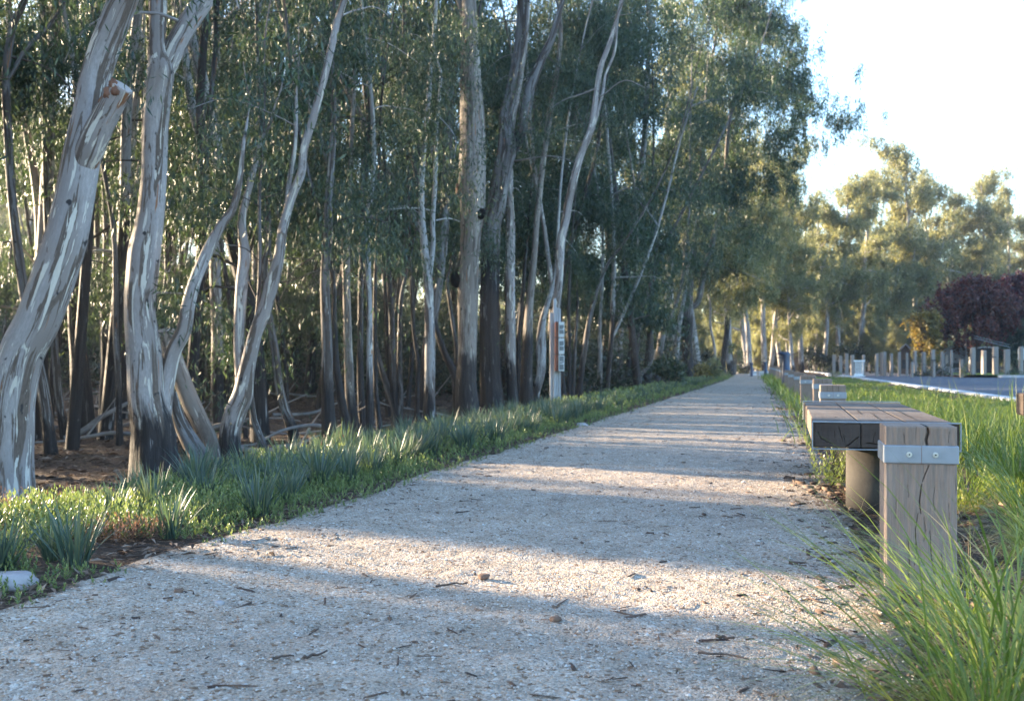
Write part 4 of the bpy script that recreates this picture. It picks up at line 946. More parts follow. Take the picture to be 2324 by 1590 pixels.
tree('grey gum with branching top at the upper left edge', [[(118, 1000, 26), (100, 900, 24), (60, 700, 22), (30, 480, 20), (18, 300, 19), (14, 170, 19), (30, 60, 18), (56, 0, 16)], [(20, 180, 10), (60, 110, 10), (110, 60, 9), (150, 0, 8)]], mat='bark_mid', z=11.5, clumps=44, crown=(2.2, 9))
tree('slim pale gum in the upper left behind the leaning one', [[(150, 985, 18), (130, 860, 17), (112, 600, 16), (104, 400, 16), (102, 200, 15), (98, 0, 13)]], mat='bark_mid', z=14, clumps=50, crown=(2.0, 10), spread=1.3)
tree('straight brown trunk left of the cluster of five stems', [[(749, 1022, 38), (745, 960, 31), (742, 867, 26), (742, 790, 24), (740, 724, 23), (738, 617, 21), (745, 528, 22), (745, 463, 19), (753, 353, 15), (757, 240, 12), (752, 100, 10)]], mat='bark_mid', dkh=.9, clumps=60, crown=(1.7, 9), ribs=.04)
tree('dark stem leaning left inside the cluster of five', [[(795, 1012, 22), (786, 965, 21), (777, 920, 19), (763, 831, 16), (758, 720, 12), (750, 600, 10)]], mat='bark_dark', dkh=1.5, clumps=24, crown=(2, 7))
tree('mottled forked stem in the middle of the cluster of five', [[(809, 1002, 25), (801, 950, 23), (795, 903, 22), (790, 796, 19), (786, 653, 17), (783, 560, 20), (776, 510, 20), (765, 455, 18), (760, 430, 15)], [(785, 600, 12), (790, 520, 13), (792, 440, 12), (798, 300, 10), (806, 150, 9)]], mat='bark_tan', dkh=.7, clumps=40, crown=(2.2, 9), height=9)
tree('greenish dark straight stem in the cluster of five', [[(824, 995, 16), (819, 900, 16), (817, 831, 15), (818, 689, 13), (820, 582, 12), (822, 510, 11), (822, 392, 11), (836, 294, 10), (840, 150, 8)]], mat='bark_dark', dkh=1.2, clumps=40, crown=(2, 9))
tree('rightmost stem of the cluster of five with a white lower half', [[(838, 1004, 19), (838, 920, 17), (838, 831, 14), (838, 724, 12), (834, 582, 13), (832, 490, 13), (844, 424, 11), (848, 300, 10)]], mat='bark_pale', dkh=.9, clumps=40, crown=(2.3, 9))
tree('very thin dark stem right of the cluster of five', [[(863, 993, 13), (856, 920, 11), (852, 867, 10), (850, 724, 9), (852, 617, 8), (858, 500, 7)]], mat='bark_dark', dkh=2, clumps=30, crown=(2, 9))
tree('dark V-shaped pair of trunks left of the white forked gum', [[(905, 975, 26), (898, 930, 20), (892, 860, 16), (888, 724, 13), (882, 617, 12), (880, 480, 10)], [(903, 965, 18), (890, 910, 17), (874, 867, 14), (859, 813, 12), (850, 770, 10)], [(906, 960, 15), (908, 900, 14), (906, 831, 12), (909, 689, 9), (920, 628, 8), (935, 560, 6)]], mat='bark_dark', dkh=.8, clumps=50, crown=(2.0, 9))
tree('thin dark stem between the V-shaped pair and the white forked gum', [[(946, 972, 12), (947, 900, 10), (948, 820, 9), (942, 778, 8), (935, 700, 8)]], mat='bark_dark', dkh=2, clumps=30, crown=(2.2, 9))
tree('white forked gum standing alone left of the two giants', [[(971, 976, 29), (974, 920, 25), (975, 867, 23), (976, 760, 22), (974, 700, 21), (973, 653, 20), (967, 600, 20), (959, 520, 16), (957, 490, 15), (957, 392, 13), (971, 235, 11), (977, 157, 10), (987, 51, 9)],
      [(973, 640, 10), (979, 590, 11), (983, 546, 10), (981, 502, 11), (987, 412, 10), (990, 300, 8), (1000, 180, 7)]], mat='bark_pale', dkh=.75, clumps=46, crown=(3.0, 10), height=11, seg=20)
tree('dark trunk leaning left into the foot of the burly giant', [[(1040, 905, 22), (1034, 860, 19), (1009, 803, 16), (988, 742, 14), (975, 690, 12)], [(1036, 830, 9), (1034, 781, 9), (1022, 700, 8), (1014, 640, 7)]], mat='bark_dark', z=17.5, dkh=3, clumps=30, crown=(2.4, 8))
g = tree('giant cream-barked gum with a burl and a dark knot hole', [[(1062, 970, 60), (1059, 920, 52), (1057, 867, 48), (1060, 796, 43), (1061, 724, 45), (1062, 653, 47), (1066, 582, 43), (1070, 510, 50), (1073, 471, 56), (1072, 430, 60), (1072, 392, 60), (1073, 330, 57), (1072, 275, 55), (1069, 196, 48), (1067, 118, 41), (1064, 0, 32)], [(1072, 120, 14), (1058, 60, 14), (1040, 0, 12)]],
     mat='bark_tan', dkh=1.15, clumps=44, crown=(5.5, 12), height=12, seg=36, step=.05, rough=.05, ribs=.02, spread=1.6)
r_, z_, b_, _s = g
def knob(name, px, py, dz, rad, mat, parent, b, z, sq=(1, 1, 1)):
    c = W(px, py, z + dz) - b
    def f(bm):
        bmesh.ops.create_icosphere(bm, subdivisions=3, radius=1)
        for v in bm.verts: v.co = Vector((v.co.x * sq[0], v.co.y * sq[1], v.co.z * sq[2])) * rad / FD * z * (1 + .3 * mnoise.noise(v.co * 1.6)) + Vector(c)
    return bm_obj(name, f, M[mat], parent, smooth=True)
knob('burl', 1036, 634, .0, 15, 'black', r_, b_, z_, (.9, .9, 1.2)); knob('knot_hole', 1091, 485, -.155, 12, 'black', r_, b_, z_, (1, .5, 1.05)); knob('burl', 1044, 430, -.02, 12, 'cut_wood' if False else 'stone_dark', r_, b_, z_, (.8, .8, 1.6))
tree('giant dark rough-barked forked gum right of the cream-barked giant', [[(1118, 942, 52), (1114, 880, 47), (1112, 831, 46), (1109, 724, 44), (1112, 617, 42), (1116, 510, 42), (1127, 471, 44), (1139, 392, 40), (1150, 335, 44), (1148, 290, 34), (1148, 255, 28), (1166, 177, 25), (1178, 118, 26), (1186, 39, 25), (1187, -30, 24)],
      [(1156, 350, 26), (1178, 314, 24), (1192, 255, 27), (1204, 196, 23), (1226, 140, 19), (1250, 90, 16), (1268, 30, 12)]], mat='bark_mid', dkh=3.1, clumps=50, crown=(5.2, 12), height=12, seg=32, step=.05, rough=.05, ribs=.07, spread=1.6)
tree('smooth grey-lilac trunk directly right of the dark giant', [[(1166, 940, 24), (1162, 890, 24), (1159, 831, 25), (1157, 724, 24), (1157, 617, 22), (1159, 510, 20), (1156, 430, 17), (1160, 300, 14)]], mat='bark_lilac', dkh=1.1, clumps=40, crown=(3.5, 10), ribs=.02)
tree('thin crooked dark stem between the lilac trunk and the white-streaked one', [[(1175, 910, 13), (1176, 830, 12), (1177, 760, 10), (1184, 689, 9), (1191, 600, 8), (1200, 500, 6)]], mat='bark_dark', dkh=2, clumps=24, crown=(3, 8))
tree('tall stem with a white streak left of the signpost', [[(1195, 934, 31), (1195, 860, 26), (1196, 796, 24), (1198, 740, 21), (1201, 689, 18), (1212, 582, 14), (1216, 520, 14), (1221, 471, 14), (1229, 392, 13), (1245, 275, 13), (1264, 157, 11), (1272, 59, 8)]], mat='bark_tan', dkh=1.6, clumps=46, crown=(3, 11), height=11)
tree('curved white trunk just left of the signpost', [[(1210, 925, 20), (1216, 890, 17), (1227, 849, 18), (1228, 800, 22), (1228, 765, 21), (1232, 724, 15), (1242, 690, 12), (1252, 653, 10), (1262, 600, 8)]], mat='bark_pale', dkh=.6, clumps=36, crown=(2.8, 10))
tree('tall gum rising directly behind the signpost and sweeping right', [[(1262, 935, 26), (1258, 860, 22), (1258, 790, 19), (1259, 724, 18), (1266, 660, 18), (1270, 617, 18), (1273, 549, 19), (1284, 500, 18), (1292, 451, 18), (1311, 373, 16), (1326, 330, 15), (1339, 294, 14), (1350, 235, 13), (1362, 157, 12), (1386, 90, 10), (1405, 24, 8)],
      [(1330, 330, 8), (1343, 302, 7), (1366, 216, 7), (1374, 169, 6), (1394, 118, 6), (1402, 40, 5)]], z=18.0, mat='bark_lilac', dkh=.5, clumps=46, crown=(5.0, 12), height=12, seg=18)
tree('pair of thin dark stems right of the signpost', [[(1291, 915, 12), (1292, 850, 9), (1291, 767, 8), (1290, 682, 7), (1296, 560, 6)], [(1300, 900, 9), (1304, 800, 8), (1310, 700, 6)]], mat='bark_dark', dkh=2, clumps=30, crown=(3, 10))
tree('long right-slanting thin stem beyond the signpost', [[(1311, 908, 14), (1320, 840, 13), (1330, 767, 13), (1338, 720, 11), (1348, 682, 9), (1373, 610, 7), (1396, 575, 6), (1419, 545, 6)]], mat='bark_mid', dkh=1, clumps=40, crown=(2.5, 10), height=9)
tree('slim bluish-white trunk low between the slanting stem and the white gum', [[(1359, 898, 11), (1361, 850, 11), (1362, 800, 10), (1361, 740, 8), (1366, 640, 7)]], mat='bark_pale', dkh=.5, clumps=40, crown=(3, 10))
tree('stout white gum with peeling brown base in the middle distance', [[(1400, 880, 38), (1398, 840, 33), (1396, 796, 31), (1400, 750, 28), (1404, 700, 23), (1415, 650, 20), (1425, 596, 19), (1429, 569, 19), (1433, 525, 15), (1449, 432, 16), (1460, 334, 14), (1466, 235, 11), (1472, 118, 10), (1476, 39, 10)]], mat='bark_pale', dkh=1.0, clumps=90, crown=(4, 15), height=16, spread=1.6, crad=.7)
tree('dark right-slanting trunk immediately right of the stout white gum', [[(1427, 878, 28), (1434, 820, 25), (1442, 767, 24), (1453, 696, 18), (1476, 647, 12), (1490, 600, 10), (1504, 567, 8)]], mat='bark_mid', dkh=1.6, clumps=70, crown=(3, 12), height=12, crad=.7)
tree('dark trunk beside the green bush with a second slender stem', [[(1468, 878, 22), (1470, 820, 16), (1473, 760, 12), (1476, 700, 9)], [(1474, 872, 12), (1478, 820, 10), (1478, 740, 8), (1482, 640, 7), (1490, 540, 6)]], mat='bark_dark', dkh=2.5, clumps=60, crown=(3, 12), height=12, crad=.7)
tree('brown trunk slanting right above the green bush', [[(1488, 868, 17), (1493, 818, 16), (1504, 753, 16), (1522, 712, 12), (1536, 682, 9), (1550, 620, 7)]], mat='bark_mid', dkh=1, clumps=70, crown=(3, 13), height=13, crad=.7)
tree('white slanting stem right of the green bush', [[(1530, 862, 14), (1533, 820, 13), (1540, 747, 12), (1549, 690, 9), (1553, 667, 9), (1558, 620, 8), (1570, 567, 7), (1580, 480, 6)]], mat='bark_pale', dkh=.4, clumps=60, crown=(4, 14), height=14, crad=.7)
tree('big three-forked gum with dark base at the edge where the path bends', [[(1562, 862, 25), (1560, 810, 24), (1559, 767, 25), (1561, 710, 25), (1564, 670, 17), (1567, 625, 13), (1574, 580, 12), (1581, 510, 12), (1586, 471, 10), (1592, 380, 9)],
      [(1563, 700, 15), (1584, 682, 14), (1599, 610, 14), (1612, 567, 13), (1626, 515, 13), (1637, 471, 12), (1646, 392, 10), (1652, 300, 9), (1668, 200, 8), (1690, 90, 7)], [(1560, 690, 12), (1556, 620, 10), (1555, 560, 9), (1560, 510, 8)]], mat='bark_mid', z=38, dkh=2.3, clumps=230, crown=(5.5, 17), height=17, spread=2.4, crad=1.0, lsize=.15, per=420, leaf='leaf_teal', nbr=20, seg=18, step=.12)
tree('tall white forked gum with sun on it beyond the path bend', [[(1640, 850, 16), (1641, 818, 13), (1648, 760, 12), (1650, 739, 12), (1653, 700, 12), (1656, 672, 10), (1652, 630, 9), (1648, 590, 8), (1650, 520, 7)], [(1656, 680, 8), (1667, 650, 8), (1673, 625, 7), (1677, 539, 7), (1679, 500, 6), (1680, 440, 5)]], mat='bark_pale', z=50, dkh=3, clumps=110, crown=(3.5, 15), height=15, spread=2.4, crad=1.2, lsize=.2, leaf='leaf_far', per=200)
tree('thin pale crooked stem behind the path bend', [[(1618, 850, 7), (1622, 800, 6), (1612, 740, 6), (1611, 690, 5), (1602, 640, 5)]], mat='bark_pale', z=48, dkh=.5, clumps=60, crown=(3, 13), height=13, crad=1.0, lsize=.2, leaf='leaf_far')

# ------------------------------------------------------------ the other trunks of the forest, each a tree of its own
def fill(label, group, X, Y, h, r, mat, leaf, clumps, crown, crad=.6, per=150, lsize=.13, lean=.08, spread=1.2, seg=9, nbr=8, dkh=1.2, fork=True):
    z0 = float(gz(X, Y)); b = np.array([X, Y, z0]); P = [b + np.array([0, 0, -.08])]; d = unit(np.array([rng.normal(.04, lean), rng.normal(0, lean), 1.0])); n = 7
    for i in range(n): d = unit(d + rng.normal(0, .055, 3) * np.array([1, 1, 0]) + np.array([0, 0, .05])); P.append(P[-1] + d * h / n)
    tm = MB(); Q, rr = tube(tm, P, r * np.linspace(1, .3, n + 1), seg, .16, .06, .2, dkh, ribs=.03); skel = [Q]
    if fork and rng.uniform() < .6:
        i = int(len(Q) * rng.uniform(.15, .4)); d2 = unit(np.array([rng.normal(0, .35), rng.normal(0, .3), 1.0])); P2 = [Q[i]]
        for j in range(5): d2 = unit(d2 + np.array([0, 0, .12]) + rng.normal(0, .07, 3)); P2.append(P2[-1] + d2 * h * .13)
        q2, _ = tube(tm, P2, rr[i] * np.linspace(.7, .3, 6), seg - 2, .16, .05, 0, dkh - 1, L0=1.5); skel.append(q2)
    A = np.concatenate(skel); ok = np.where((A[:, 2] - z0 > crown[0]) & (A[:, 2] - z0 < crown[1]))[0]; cen, rad = [], []
    for k in range(nbr):
        i = rng.choice(ok); a = rng.uniform(0, 6.28); p = branch_out(tm, A[i], (math.cos(a), math.sin(a), rng.uniform(-.1, .9)), rng.uniform(.6, 1.5) * spread, .022, 4, 1.0, .2)
        for c in p[2:]: cen.append(c); rad.append(crad * rng.uniform(.6, 1.2))
    while len(cen) < clumps: cen.append(A[rng.choice(ok)] + rng.normal(0, .5 * spread, 3)); rad.append(crad * rng.uniform(.6, 1.2))
    root = empty('gum_tree', tuple(b)); tag(root, label, 'tree', group); tm.build('trunk', M[mat], root, off=b, smooth=True)
    cm = MB(); leaves(cm, clump_points(np.array(cen), rad, per), lsize, fine=2 if Y < 26 else 0)
    if cm.n: cm.build('crown', M[leaf], root, off=b)
    return root
MATS = ['bark_mid', 'bark_dark', 'bark_mid', 'bark_tan', 'bark_pale', 'bark_dark', 'bark_lilac']
# the denser middle of the forest: positions scattered over the wedge the photo looks into
zones = [(11, 16, 9, 'thin grey gum in the shaded front of the forest'), (18, 25, 32, 'slender gum among the crowded middle of the forest'), (25, 42, 50, 'faint slender gum deep in the shaded forest')]
for y0, y1, n, lab in zones:
    got = []
    tries = 0
    while len(got) < n and tries < 4000:
        tries += 1
        Y = rng.uniform(y0, y1); u = rng.uniform(-.53, float((pl(Y) - 1.4) / Y)); X = u * Y
        if Y < 16 and u > -.19: continue
        if Y < 21 and -.07 < u < .075: continue
        if X > pl(Y) - 1.5 or any((X - a) ** 2 + (Y - b2) ** 2 < (Y * .035) ** 2 for a, b2 in got): continue
        got.append((X, Y)); big = Y > 20
        fill(lab, lab.replace('gum', 'gums').replace('faint slender', 'faint slender'), X, Y, rng.uniform(9, 13), rng.uniform(.03, .12), MATS[rng.integers(7)], 'leaf' if rng.uniform() < .6 else 'leaf_teal',
             (38 if big else 34), (1.6 if Y < 24 else 1.3, 12), .75 if big else .6, 190 if big else 150, .17 if big else .13, spread=1.5, dkh=rng.uniform(1.0, 3.5))
# unseen trees added left of the picture to shade the path
for (X, Y) in [(-5.5, 5.6), (-7.5, 8.3), (-9.5, 10.1), (-6.3, 7.6), (-12, 9.5), (-13, 12.2), (-9, 7.2), (-16, 11.2), (-8.2, 11.6), (-11.5, 14.2), (-18, 15.1), (-15, 9)]:
    fill('unseen gum added beyond the left picture edge to shade the path', 'unseen gums added to shade the path', X, Y, rng.uniform(8, 11), rng.uniform(.08, .14), 'bark_mid', 'leaf', 60, (.8, 9), .8, 320, .16, spread=1.5)

wm = MB(); n = 700; a_ = rng.uniform(-1.25, 1.15, n); d_ = rng.uniform(118, 150, n); X = d_ * np.sin(a_); Y = d_ * np.cos(a_); top_ = 8.5 + 2.2 * np.sin(a_ * 19) + 1.4 * np.sin(a_ * 47 + 1)
cen = np.stack([X, Y, rng.uniform(.2, 1, n) * top_], 1); leaves(wm, clump_points(cen, rng.uniform(1.6, 3.0, n), 26, 5), .9, .35, .5, .8, lane=False)
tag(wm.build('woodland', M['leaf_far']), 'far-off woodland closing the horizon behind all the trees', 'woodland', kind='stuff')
def low_sun_blockers():  # unseen low gums added to keep the low sun off the forest interior
    for i in range(26):
        t_ = rng.uniform(36, 50); gy = rng.uniform(3, 24); gx = gy * .25
        X, Y = gx - .866 * t_, gy + .5 * t_; s_ = .5 * X + .866 * Y
        if 1.4 < s_ < 6.8: continue
        far_tree(CX + X / Y * FD, Y, rng.uniform(.6, .8), 5, 'unseen low bushy gum added far left to block sun behind the forest', 'unseen low gums added to block the sun')
# undergrowth, fallen branches
um = MB()
n = 900; Y = 24 + 24 * rng.uniform(0, 1, n); X = pl(Y) - 1.8 - rng.uniform(0, 1, n) * (Y * .75); cen = np.stack([X, Y, gz(X, Y) + rng.uniform(.1, 2.0, n) * sstep(22, 32, Y)], 1)
leaves(um, clump_points(cen, rng.uniform(.5, 1.1, n), 90), .16, .2, .1, 1.0, lane=False)
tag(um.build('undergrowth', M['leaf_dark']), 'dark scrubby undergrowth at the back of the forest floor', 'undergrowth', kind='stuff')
for i in range(34):
    Y = rng.uniform(11, 27); X = rng.uniform(-.5, float((pl(Y) - 2) / Y)) * Y; a = rng.uniform(-.6, .6) + (3.14 if rng.uniform() < .5 else 0); L = rng.uniform(.5, 2.2); b = np.array([X, Y, float(gz(X, Y)) + .03])
    P = [b]; d = np.array([math.cos(a), math.sin(a), rng.uniform(0, .25)])
    for j in range(6): d = unit(d + rng.normal(0, .16, 3)); P.append(P[-1] + d * L / 6); P[-1][2] = max(P[-1][2], float(gz(P[-1][0], P[-1][1])) + .02)
    mb = MB(); tube(mb, P, np.linspace(.035, .01, 7) * rng.uniform(.6, 1.3), 7, .08, .1, 0, -5)
    if rng.uniform() < .6: tube(mb, [P[3], P[3] + np.array([.1, .05, .15]) * L, P[3] + np.array([.22, .02, .3]) * L], [.014, .010, .005], 5, .08, .1, 0, -5)
    o = mb.build('fallen_branch', M['log'], off=b, loc=tuple(b), smooth=True); tag(o, 'bare fallen branch lying on the dark forest floor', 'branch', 'fallen branches on the forest floor')

def bush(label, px, py, wpx, hpx, z, leaf='leaf_teal', n=30, per=220, ls=.13, name='bush', cat='bush', group=None, flat=1.0):
    p = W(px, py, z); p[2] = float(gz(p[0], p[1])); w = wpx / FD * z / 2; h = hpx / FD * z
    th = rng.uniform(0, 6.28, n); rr = np.sqrt(rng.uniform(0, 1, n)); zz = rng.uniform(0.05, 1, n); k = np.sqrt(1 - (zz * .92) ** 2)
    cen = np.stack([p[0] + rr * w * k * np.cos(th), p[1] + rr * w * .8 * k * np.sin(th), p[2] + zz * h * .92], 1)
    mb = MB(); leaves(mb, clump_points(cen, np.full(n, min(w, h) * .42), per, 9, .8), ls, .3, .1, 1.0, lane=False)
    root = empty(name, tuple(p)); tag(root, label, cat, group); mb.build('foliage', M[leaf], root, off=p)
    tm = MB()
    for j in range(5): a = rng.uniform(0, 6.28); tube(tm, [p + np.array([0, 0, -.05]), p + np.array([math.cos(a) * w * .2, math.sin(a) * w * .2, h * .35]), p + np.array([math.cos(a) * w * .5, math.sin(a) * w * .5, h * .8])], [.03 * h, .02 * h, .006 * h], 6, .2, .05, 0, -5)
    tm.build('stems', M['bark_mid'], root, off=p); return root
bush('rounded dark green bush between the trunks and the path edge', 1512, 872, 84, 62, 27.5, 'leaf_teal', 44, 260, .12)
bush('small light green bush behind the path bend', 1622, 858, 56, 44, 40, 'leaf_far', 26, 220, .16)
bush('pale green bush at the foot of the tall white forked gum', 1668, 852, 40, 70, 52, 'leaf_far', 20, 200, .18)
bush('yellowish low shrub at the left of the path bend', 1590, 858, 40, 34, 36, 'leaf_yellow', 16, 130, .14)

# ------------------------------------------------------------ far trees over the road and behind the bend
def far_variant(h, seed, crown0=.30, wid=4.0, n=58, per=210, ls=.20):
    P = [np.array([0, 0, -.2])]; d = np.array([rng.normal(0, .06), rng.normal(0, .06), 1.0])
    for i in range(8): d = unit(d + rng.normal(0, .07, 3) + np.array([0, 0, .05])); P.append(P[-1] + d * h * .92 / 8)
    tm = MB(); Q, rr = tube(tm, P, np.linspace(.20, .05, 9) * h / 15, 9, .4, .06, .25, .8); cen, rad = [], []
    for k in range(15):
        i = int(len(Q) * rng.uniform(crown0 * .8, .92)); a = rng.uniform(0, 6.28); L = wid * rng.uniform(.5, 1.1) * (1 - .35 * i / len(Q)); p = branch_out(tm, Q[i], (math.cos(a), math.sin(a), rng.uniform(.25, 1.1)), L, rr[i] * .5, 5, .4, .4)
        for c in p[2:]: cen.append(c + rng.normal(0, .2, 3)); rad.append(rng.uniform(.4, .95))
    for q in (Q[-1], Q[-1] + .2, Q[-2], Q[-4], Q[-5]): cen.append(q + rng.normal(0, .25, 3)); rad.append(rng.uniform(.6, .9))
    while len(cen) < n: cen.append(Q[int(len(Q) * rng.uniform(crown0, .99))] + rng.normal(0, 1, 3) * np.array([wid * .42, wid * .42, wid * .25])); rad.append(rng.uniform(.45, 1.0))
    cm = MB(); leaves(cm, clump_points(np.array(cen), rad, per, 8, .75, -.42), ls, .24, .8, .7, lane=False)
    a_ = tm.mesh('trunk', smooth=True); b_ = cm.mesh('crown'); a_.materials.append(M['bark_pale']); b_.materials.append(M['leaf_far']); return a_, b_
FV = [far_variant(15, 1), far_variant(16, 2, .35), far_variant(14, 3, .2), far_variant(17, 4, .4, 3.4), far_variant(12, 5, .12, 2.8, 80), far_variant(9, 6, .06, 2.6, 90)]
def far_tree(px, z, s, v, label, group, leaf=None):
    X = (px - CX) / FD * z; e = empty('gum_tree', (X, z, float(gz(X, z)) if z < 90 else 0), random.uniform(0, 6.28)); e.scale = (s, s, s * random.uniform(.94, 1.06)); tag(e, label, 'tree', group)
    for nm, me in zip(('trunk', 'crown'), FV[v]): o = bpy.data.objects.new(nm, me); C.objects.link(o); o.parent = e
    return e
# skyline of the photo: column, top row -> height at the tree's distance
sky_line = [(1700, 430), (1740, 410), (1780, 445), (1820, 430), (1870, 480), (1905, 445), (1950, 420), (1985, 455), (2040, 425), (2085, 385), (2110, 400), (2150, 470), (2180, 450), (2215, 455), (2260, 500), (2300, 465), (2335, 500), (2380, 500)]
for (px, yt) in sky_line:
    z = 62 + (px - 1700) * .06 + rng.uniform(-3, 3); H = EYE + (HY - yt) / FD * z; v = random.choice([0, 1, 2, 3]); hh = [15, 16, 14, 17][v]
    far_tree(px + rng.uniform(-6, 6), z, H / (hh * .86), v, 'tall sunlit gum in the line of trees beyond the road', 'tall sunlit gums beyond the road')
for i in range(42):
    px = rng.uniform(1650, 2400); z = 60 + (px - 1650) * .06 + rng.uniform(-4, 14); top = rng.uniform(500, 640); H = EYE + (HY - top) / FD * z; v = random.choice([0, 1, 2, 3, 4, 4]); hh = [15, 16, 14, 17, 12][v]
    far_tree(px, z, H / hh, v, 'mid-height gum filling in below the tall sunlit ones', 'mid-height gums beyond the road')
for i in range(26):
    px = rng.uniform(1600, 2400); z = rng.uniform(66, 90); top = rng.uniform(690, 770); H = EYE + (HY - top) / FD * z
    far_tree(px, z, H / 9, 5, 'low bushy gum at the back of the clearing', 'low bushy gums at the back')
for i in range(36):
    px = rng.uniform(-300, 1640); z = rng.uniform(48, 66); top = rng.uniform(330, 620); H = EYE + (HY - top) / FD * z; v = random.choice([0, 1, 2, 3, 4]); hh = [15, 16, 14, 17, 12][v]
    far_tree(px, z, H / hh, v, 'distant gum glimpsed through the far side of the forest', 'distant gums behind the forest')
for i in range(46):
    px = rng.uniform(-1000, 1640); z = rng.uniform(40, 60); H = EYE + (HY - rng.uniform(590, 720)) / FD * z
    far_tree(px, z, H / 9, 5, 'distant low gum closing the back of the forest', 'distant low gums behind the forest')
low_sun_blockers()
# gums standing between the left forest and the road trees, leaning over the bend
for (px, z, top, lab) in [(1700, 58, 330, 'tall gum whose crown overhangs the path bend'), (1745, 64, 400, 'second tall gum right of the path bend'), (1800, 62, 470, 'sunlit gum with a bare trunk base right of the path bend'), (1585, 46, 60, 'very tall gum topping the forest edge on the right'), (1660, 52, 180, 'tall gum leaning out at the sky edge of the forest'), (1530, 44, -60, 'towering gum behind the three-forked one')]:
    H = EYE + (HY - top) / FD * z; v = random.choice([0, 1, 3]); hh = {0: 15, 1: 16, 3: 17}[v]; far_tree(px, z, H / hh, v, lab, None)

# red tree, maroon tree, yellow tree
def dome_tree(label, px, pyb, wpx, top, bot, z, leaf, n=110, per=300, ls=.15):
    c = W(px, pyb, z); c[2] = 0; w = wpx / FD * z / 2; zt = EYE + (HY - top) / FD * z; zb = EYE + (HY - bot) / FD * z
    tm = MB(); tube(tm, [c + np.array([0, 0, -.1]), c + np.array([.05, 0, zb * .6]), c + np.array([0, .1, zb + (zt - zb) * .5])], [.13, .11, .05], 10, .2, .06, .3, -4)
    cen = []
    while len(cen) < n:
        a = rng.uniform(0, 6.28); e = rng.uniform(0, 1) ** .7; r = rng.uniform(.55, 1) ** .5; x = r * math.cos(a) * math.cos(e * 1.5); y = r * math.sin(a) * math.cos(e * 1.5) * .8
        cen.append(c + np.array([x * w, y * w, zb + (zt - zb) * (r * math.sin(e * 1.5) * .95 + .03)]))
    cen = np.array(cen)
    for i in range(9):
        q = cen[rng.integers(n)]; tube(tm, [c + np.array([0, 0, zb * .8]), (c + q) / 2 + np.array([0, 0, zb * .5]), q], [.06, .04, .012], 6, .3, .05, 0, -4)
    root = empty('deciduous_tree', tuple(c)); tag(root, label, 'tree'); tm.build('trunk', M['bark_dark'], root, off=c, smooth=True)
    cm = MB(); leaves(cm, clump_points(cen, rng.uniform(.35, .75, n), per, 8, .55, -.9), ls, .5, .2, 1.0, lane=False); cm.build('crown', M[leaf], root, off=c)
dome_tree('dark red autumn tree with a wide rounded crown across the road', 2208, 800, 238, 640, 795, 58, 'leaf_red', 130)
dome_tree('darker maroon tree partly cut by the right picture edge', 2305, 800, 130, 625, 765, 60, 'leaf_maroon', 70)
dome_tree('golden yellow tree on the left flank of the red tree', 2094, 800, 52, 712, 812, 56, 'leaf_yellow', 26, 190)
dome_tree('olive green tree below the maroon one at the right edge', 2325, 800, 90, 745, 815, 57, 'leaf', 36, 240)
# sapling in front of the row of posts
zsap = 47.5; c = W(2191, 856, zsap); c[2] = 0; tm = MB(); tube(tm, [c, c + np.array([.03, 0, .8]), c + np.array([0, 0, 1.7])], [.025, .02, .008], 7, .1, .03, 0, -4)
root = empty('sapling', tuple(c)); tag(root, 'young light green sapling in front of the far row of posts', 'sapling'); tm.build('trunk', M['bark_mid'], root, off=c)
cen = [W(*q, zsap) for q in [(2158, 778), (2172, 785), (2185, 790), (2196, 772), (2200, 785), (2190, 805), (2180, 800), (2205, 800), (2190, 825), (2198, 815), (2186, 840), (2165, 792)]]
cm = MB(); leaves(cm, clump_points(np.array(cen), [.22] * len(cen), 300), .08, .3, .5, .8, lane=False); cm.build('crown', M['leaf_far'], root, off=c)

# ------------------------------------------------------------ far row of timber posts, gate, hedge, sheds
ZP = 50.0
pc = [(0)]
def far_post(x0, x1, yt, yb, z, label, group='tall timber posts along the far side of the road', lean=0.0):
    a = W(x0, yb, z); b2 = W(x1, yt, z); w = b2[0] - a[0]; h = b2[2]
    def f(bm):
        bm_box(bm, -w / 2, w / 2, -w / 2, w / 2, -.1, h, .012, 1)
        for v in bm.verts:
            if v.co.z > h * .5: v.co.x += lean; v.co.z += random.uniform(-.03, .02)
    o = bm_obj('timber_post', f, M['far_post'], loc=((a[0] + b2[0]) / 2, z, .04)); o.rotation_euler = (0, 0, random.uniform(-.3, .3)); tag(o, label, 'post', group); return o
P3 = [(410, 470, 735, 1060), (550, 610, 755, 1040), (670, 740, 705, 1090), (790, 855, 740, 1110), (1030, 1080, 740, 1100), (1300, 1360, 710, 1090), (1440, 1512, 675, 1090), (1398, 1432, 690, 1080), (1600, 1655, 710, 1090), (1765, 1820, 680, 1090), (1930, 1975, 700, 1090), (2090, 2145, 650, 1090), (2260, 2320, 680, 1090)]
P4 = [(195, 265, 685, 1090), (390, 460, 640, 1090), (590, 650, 680, 1090), (790, 835, 640, 1090), (1215, 1300, 595, 1100), (1445, 1525, 650, 1110), (1680, 1775, 570, 1120), (1915, 2020, 630, 1130), (2225, 2300, 565, 1100)]
sc3, sc4 = .1936 / 1.7632, .1919 / 1.7632
for a, b2, c, d in P3: far_post(1843.2 + a * sc3, 1843.2 + b2 * sc3, 726 + c * sc3, 849, ZP + rng.uniform(0, 2.5), 'tall weathered timber post in the left half of the far row')
for a, b2, c, d in P4: far_post(2070.1 + a * sc4, 2070.1 + b2 * sc4, 726 + c * sc4, 849, ZP + rng.uniform(-1.5, 2), 'tall weathered timber post in the far row below the red tree')
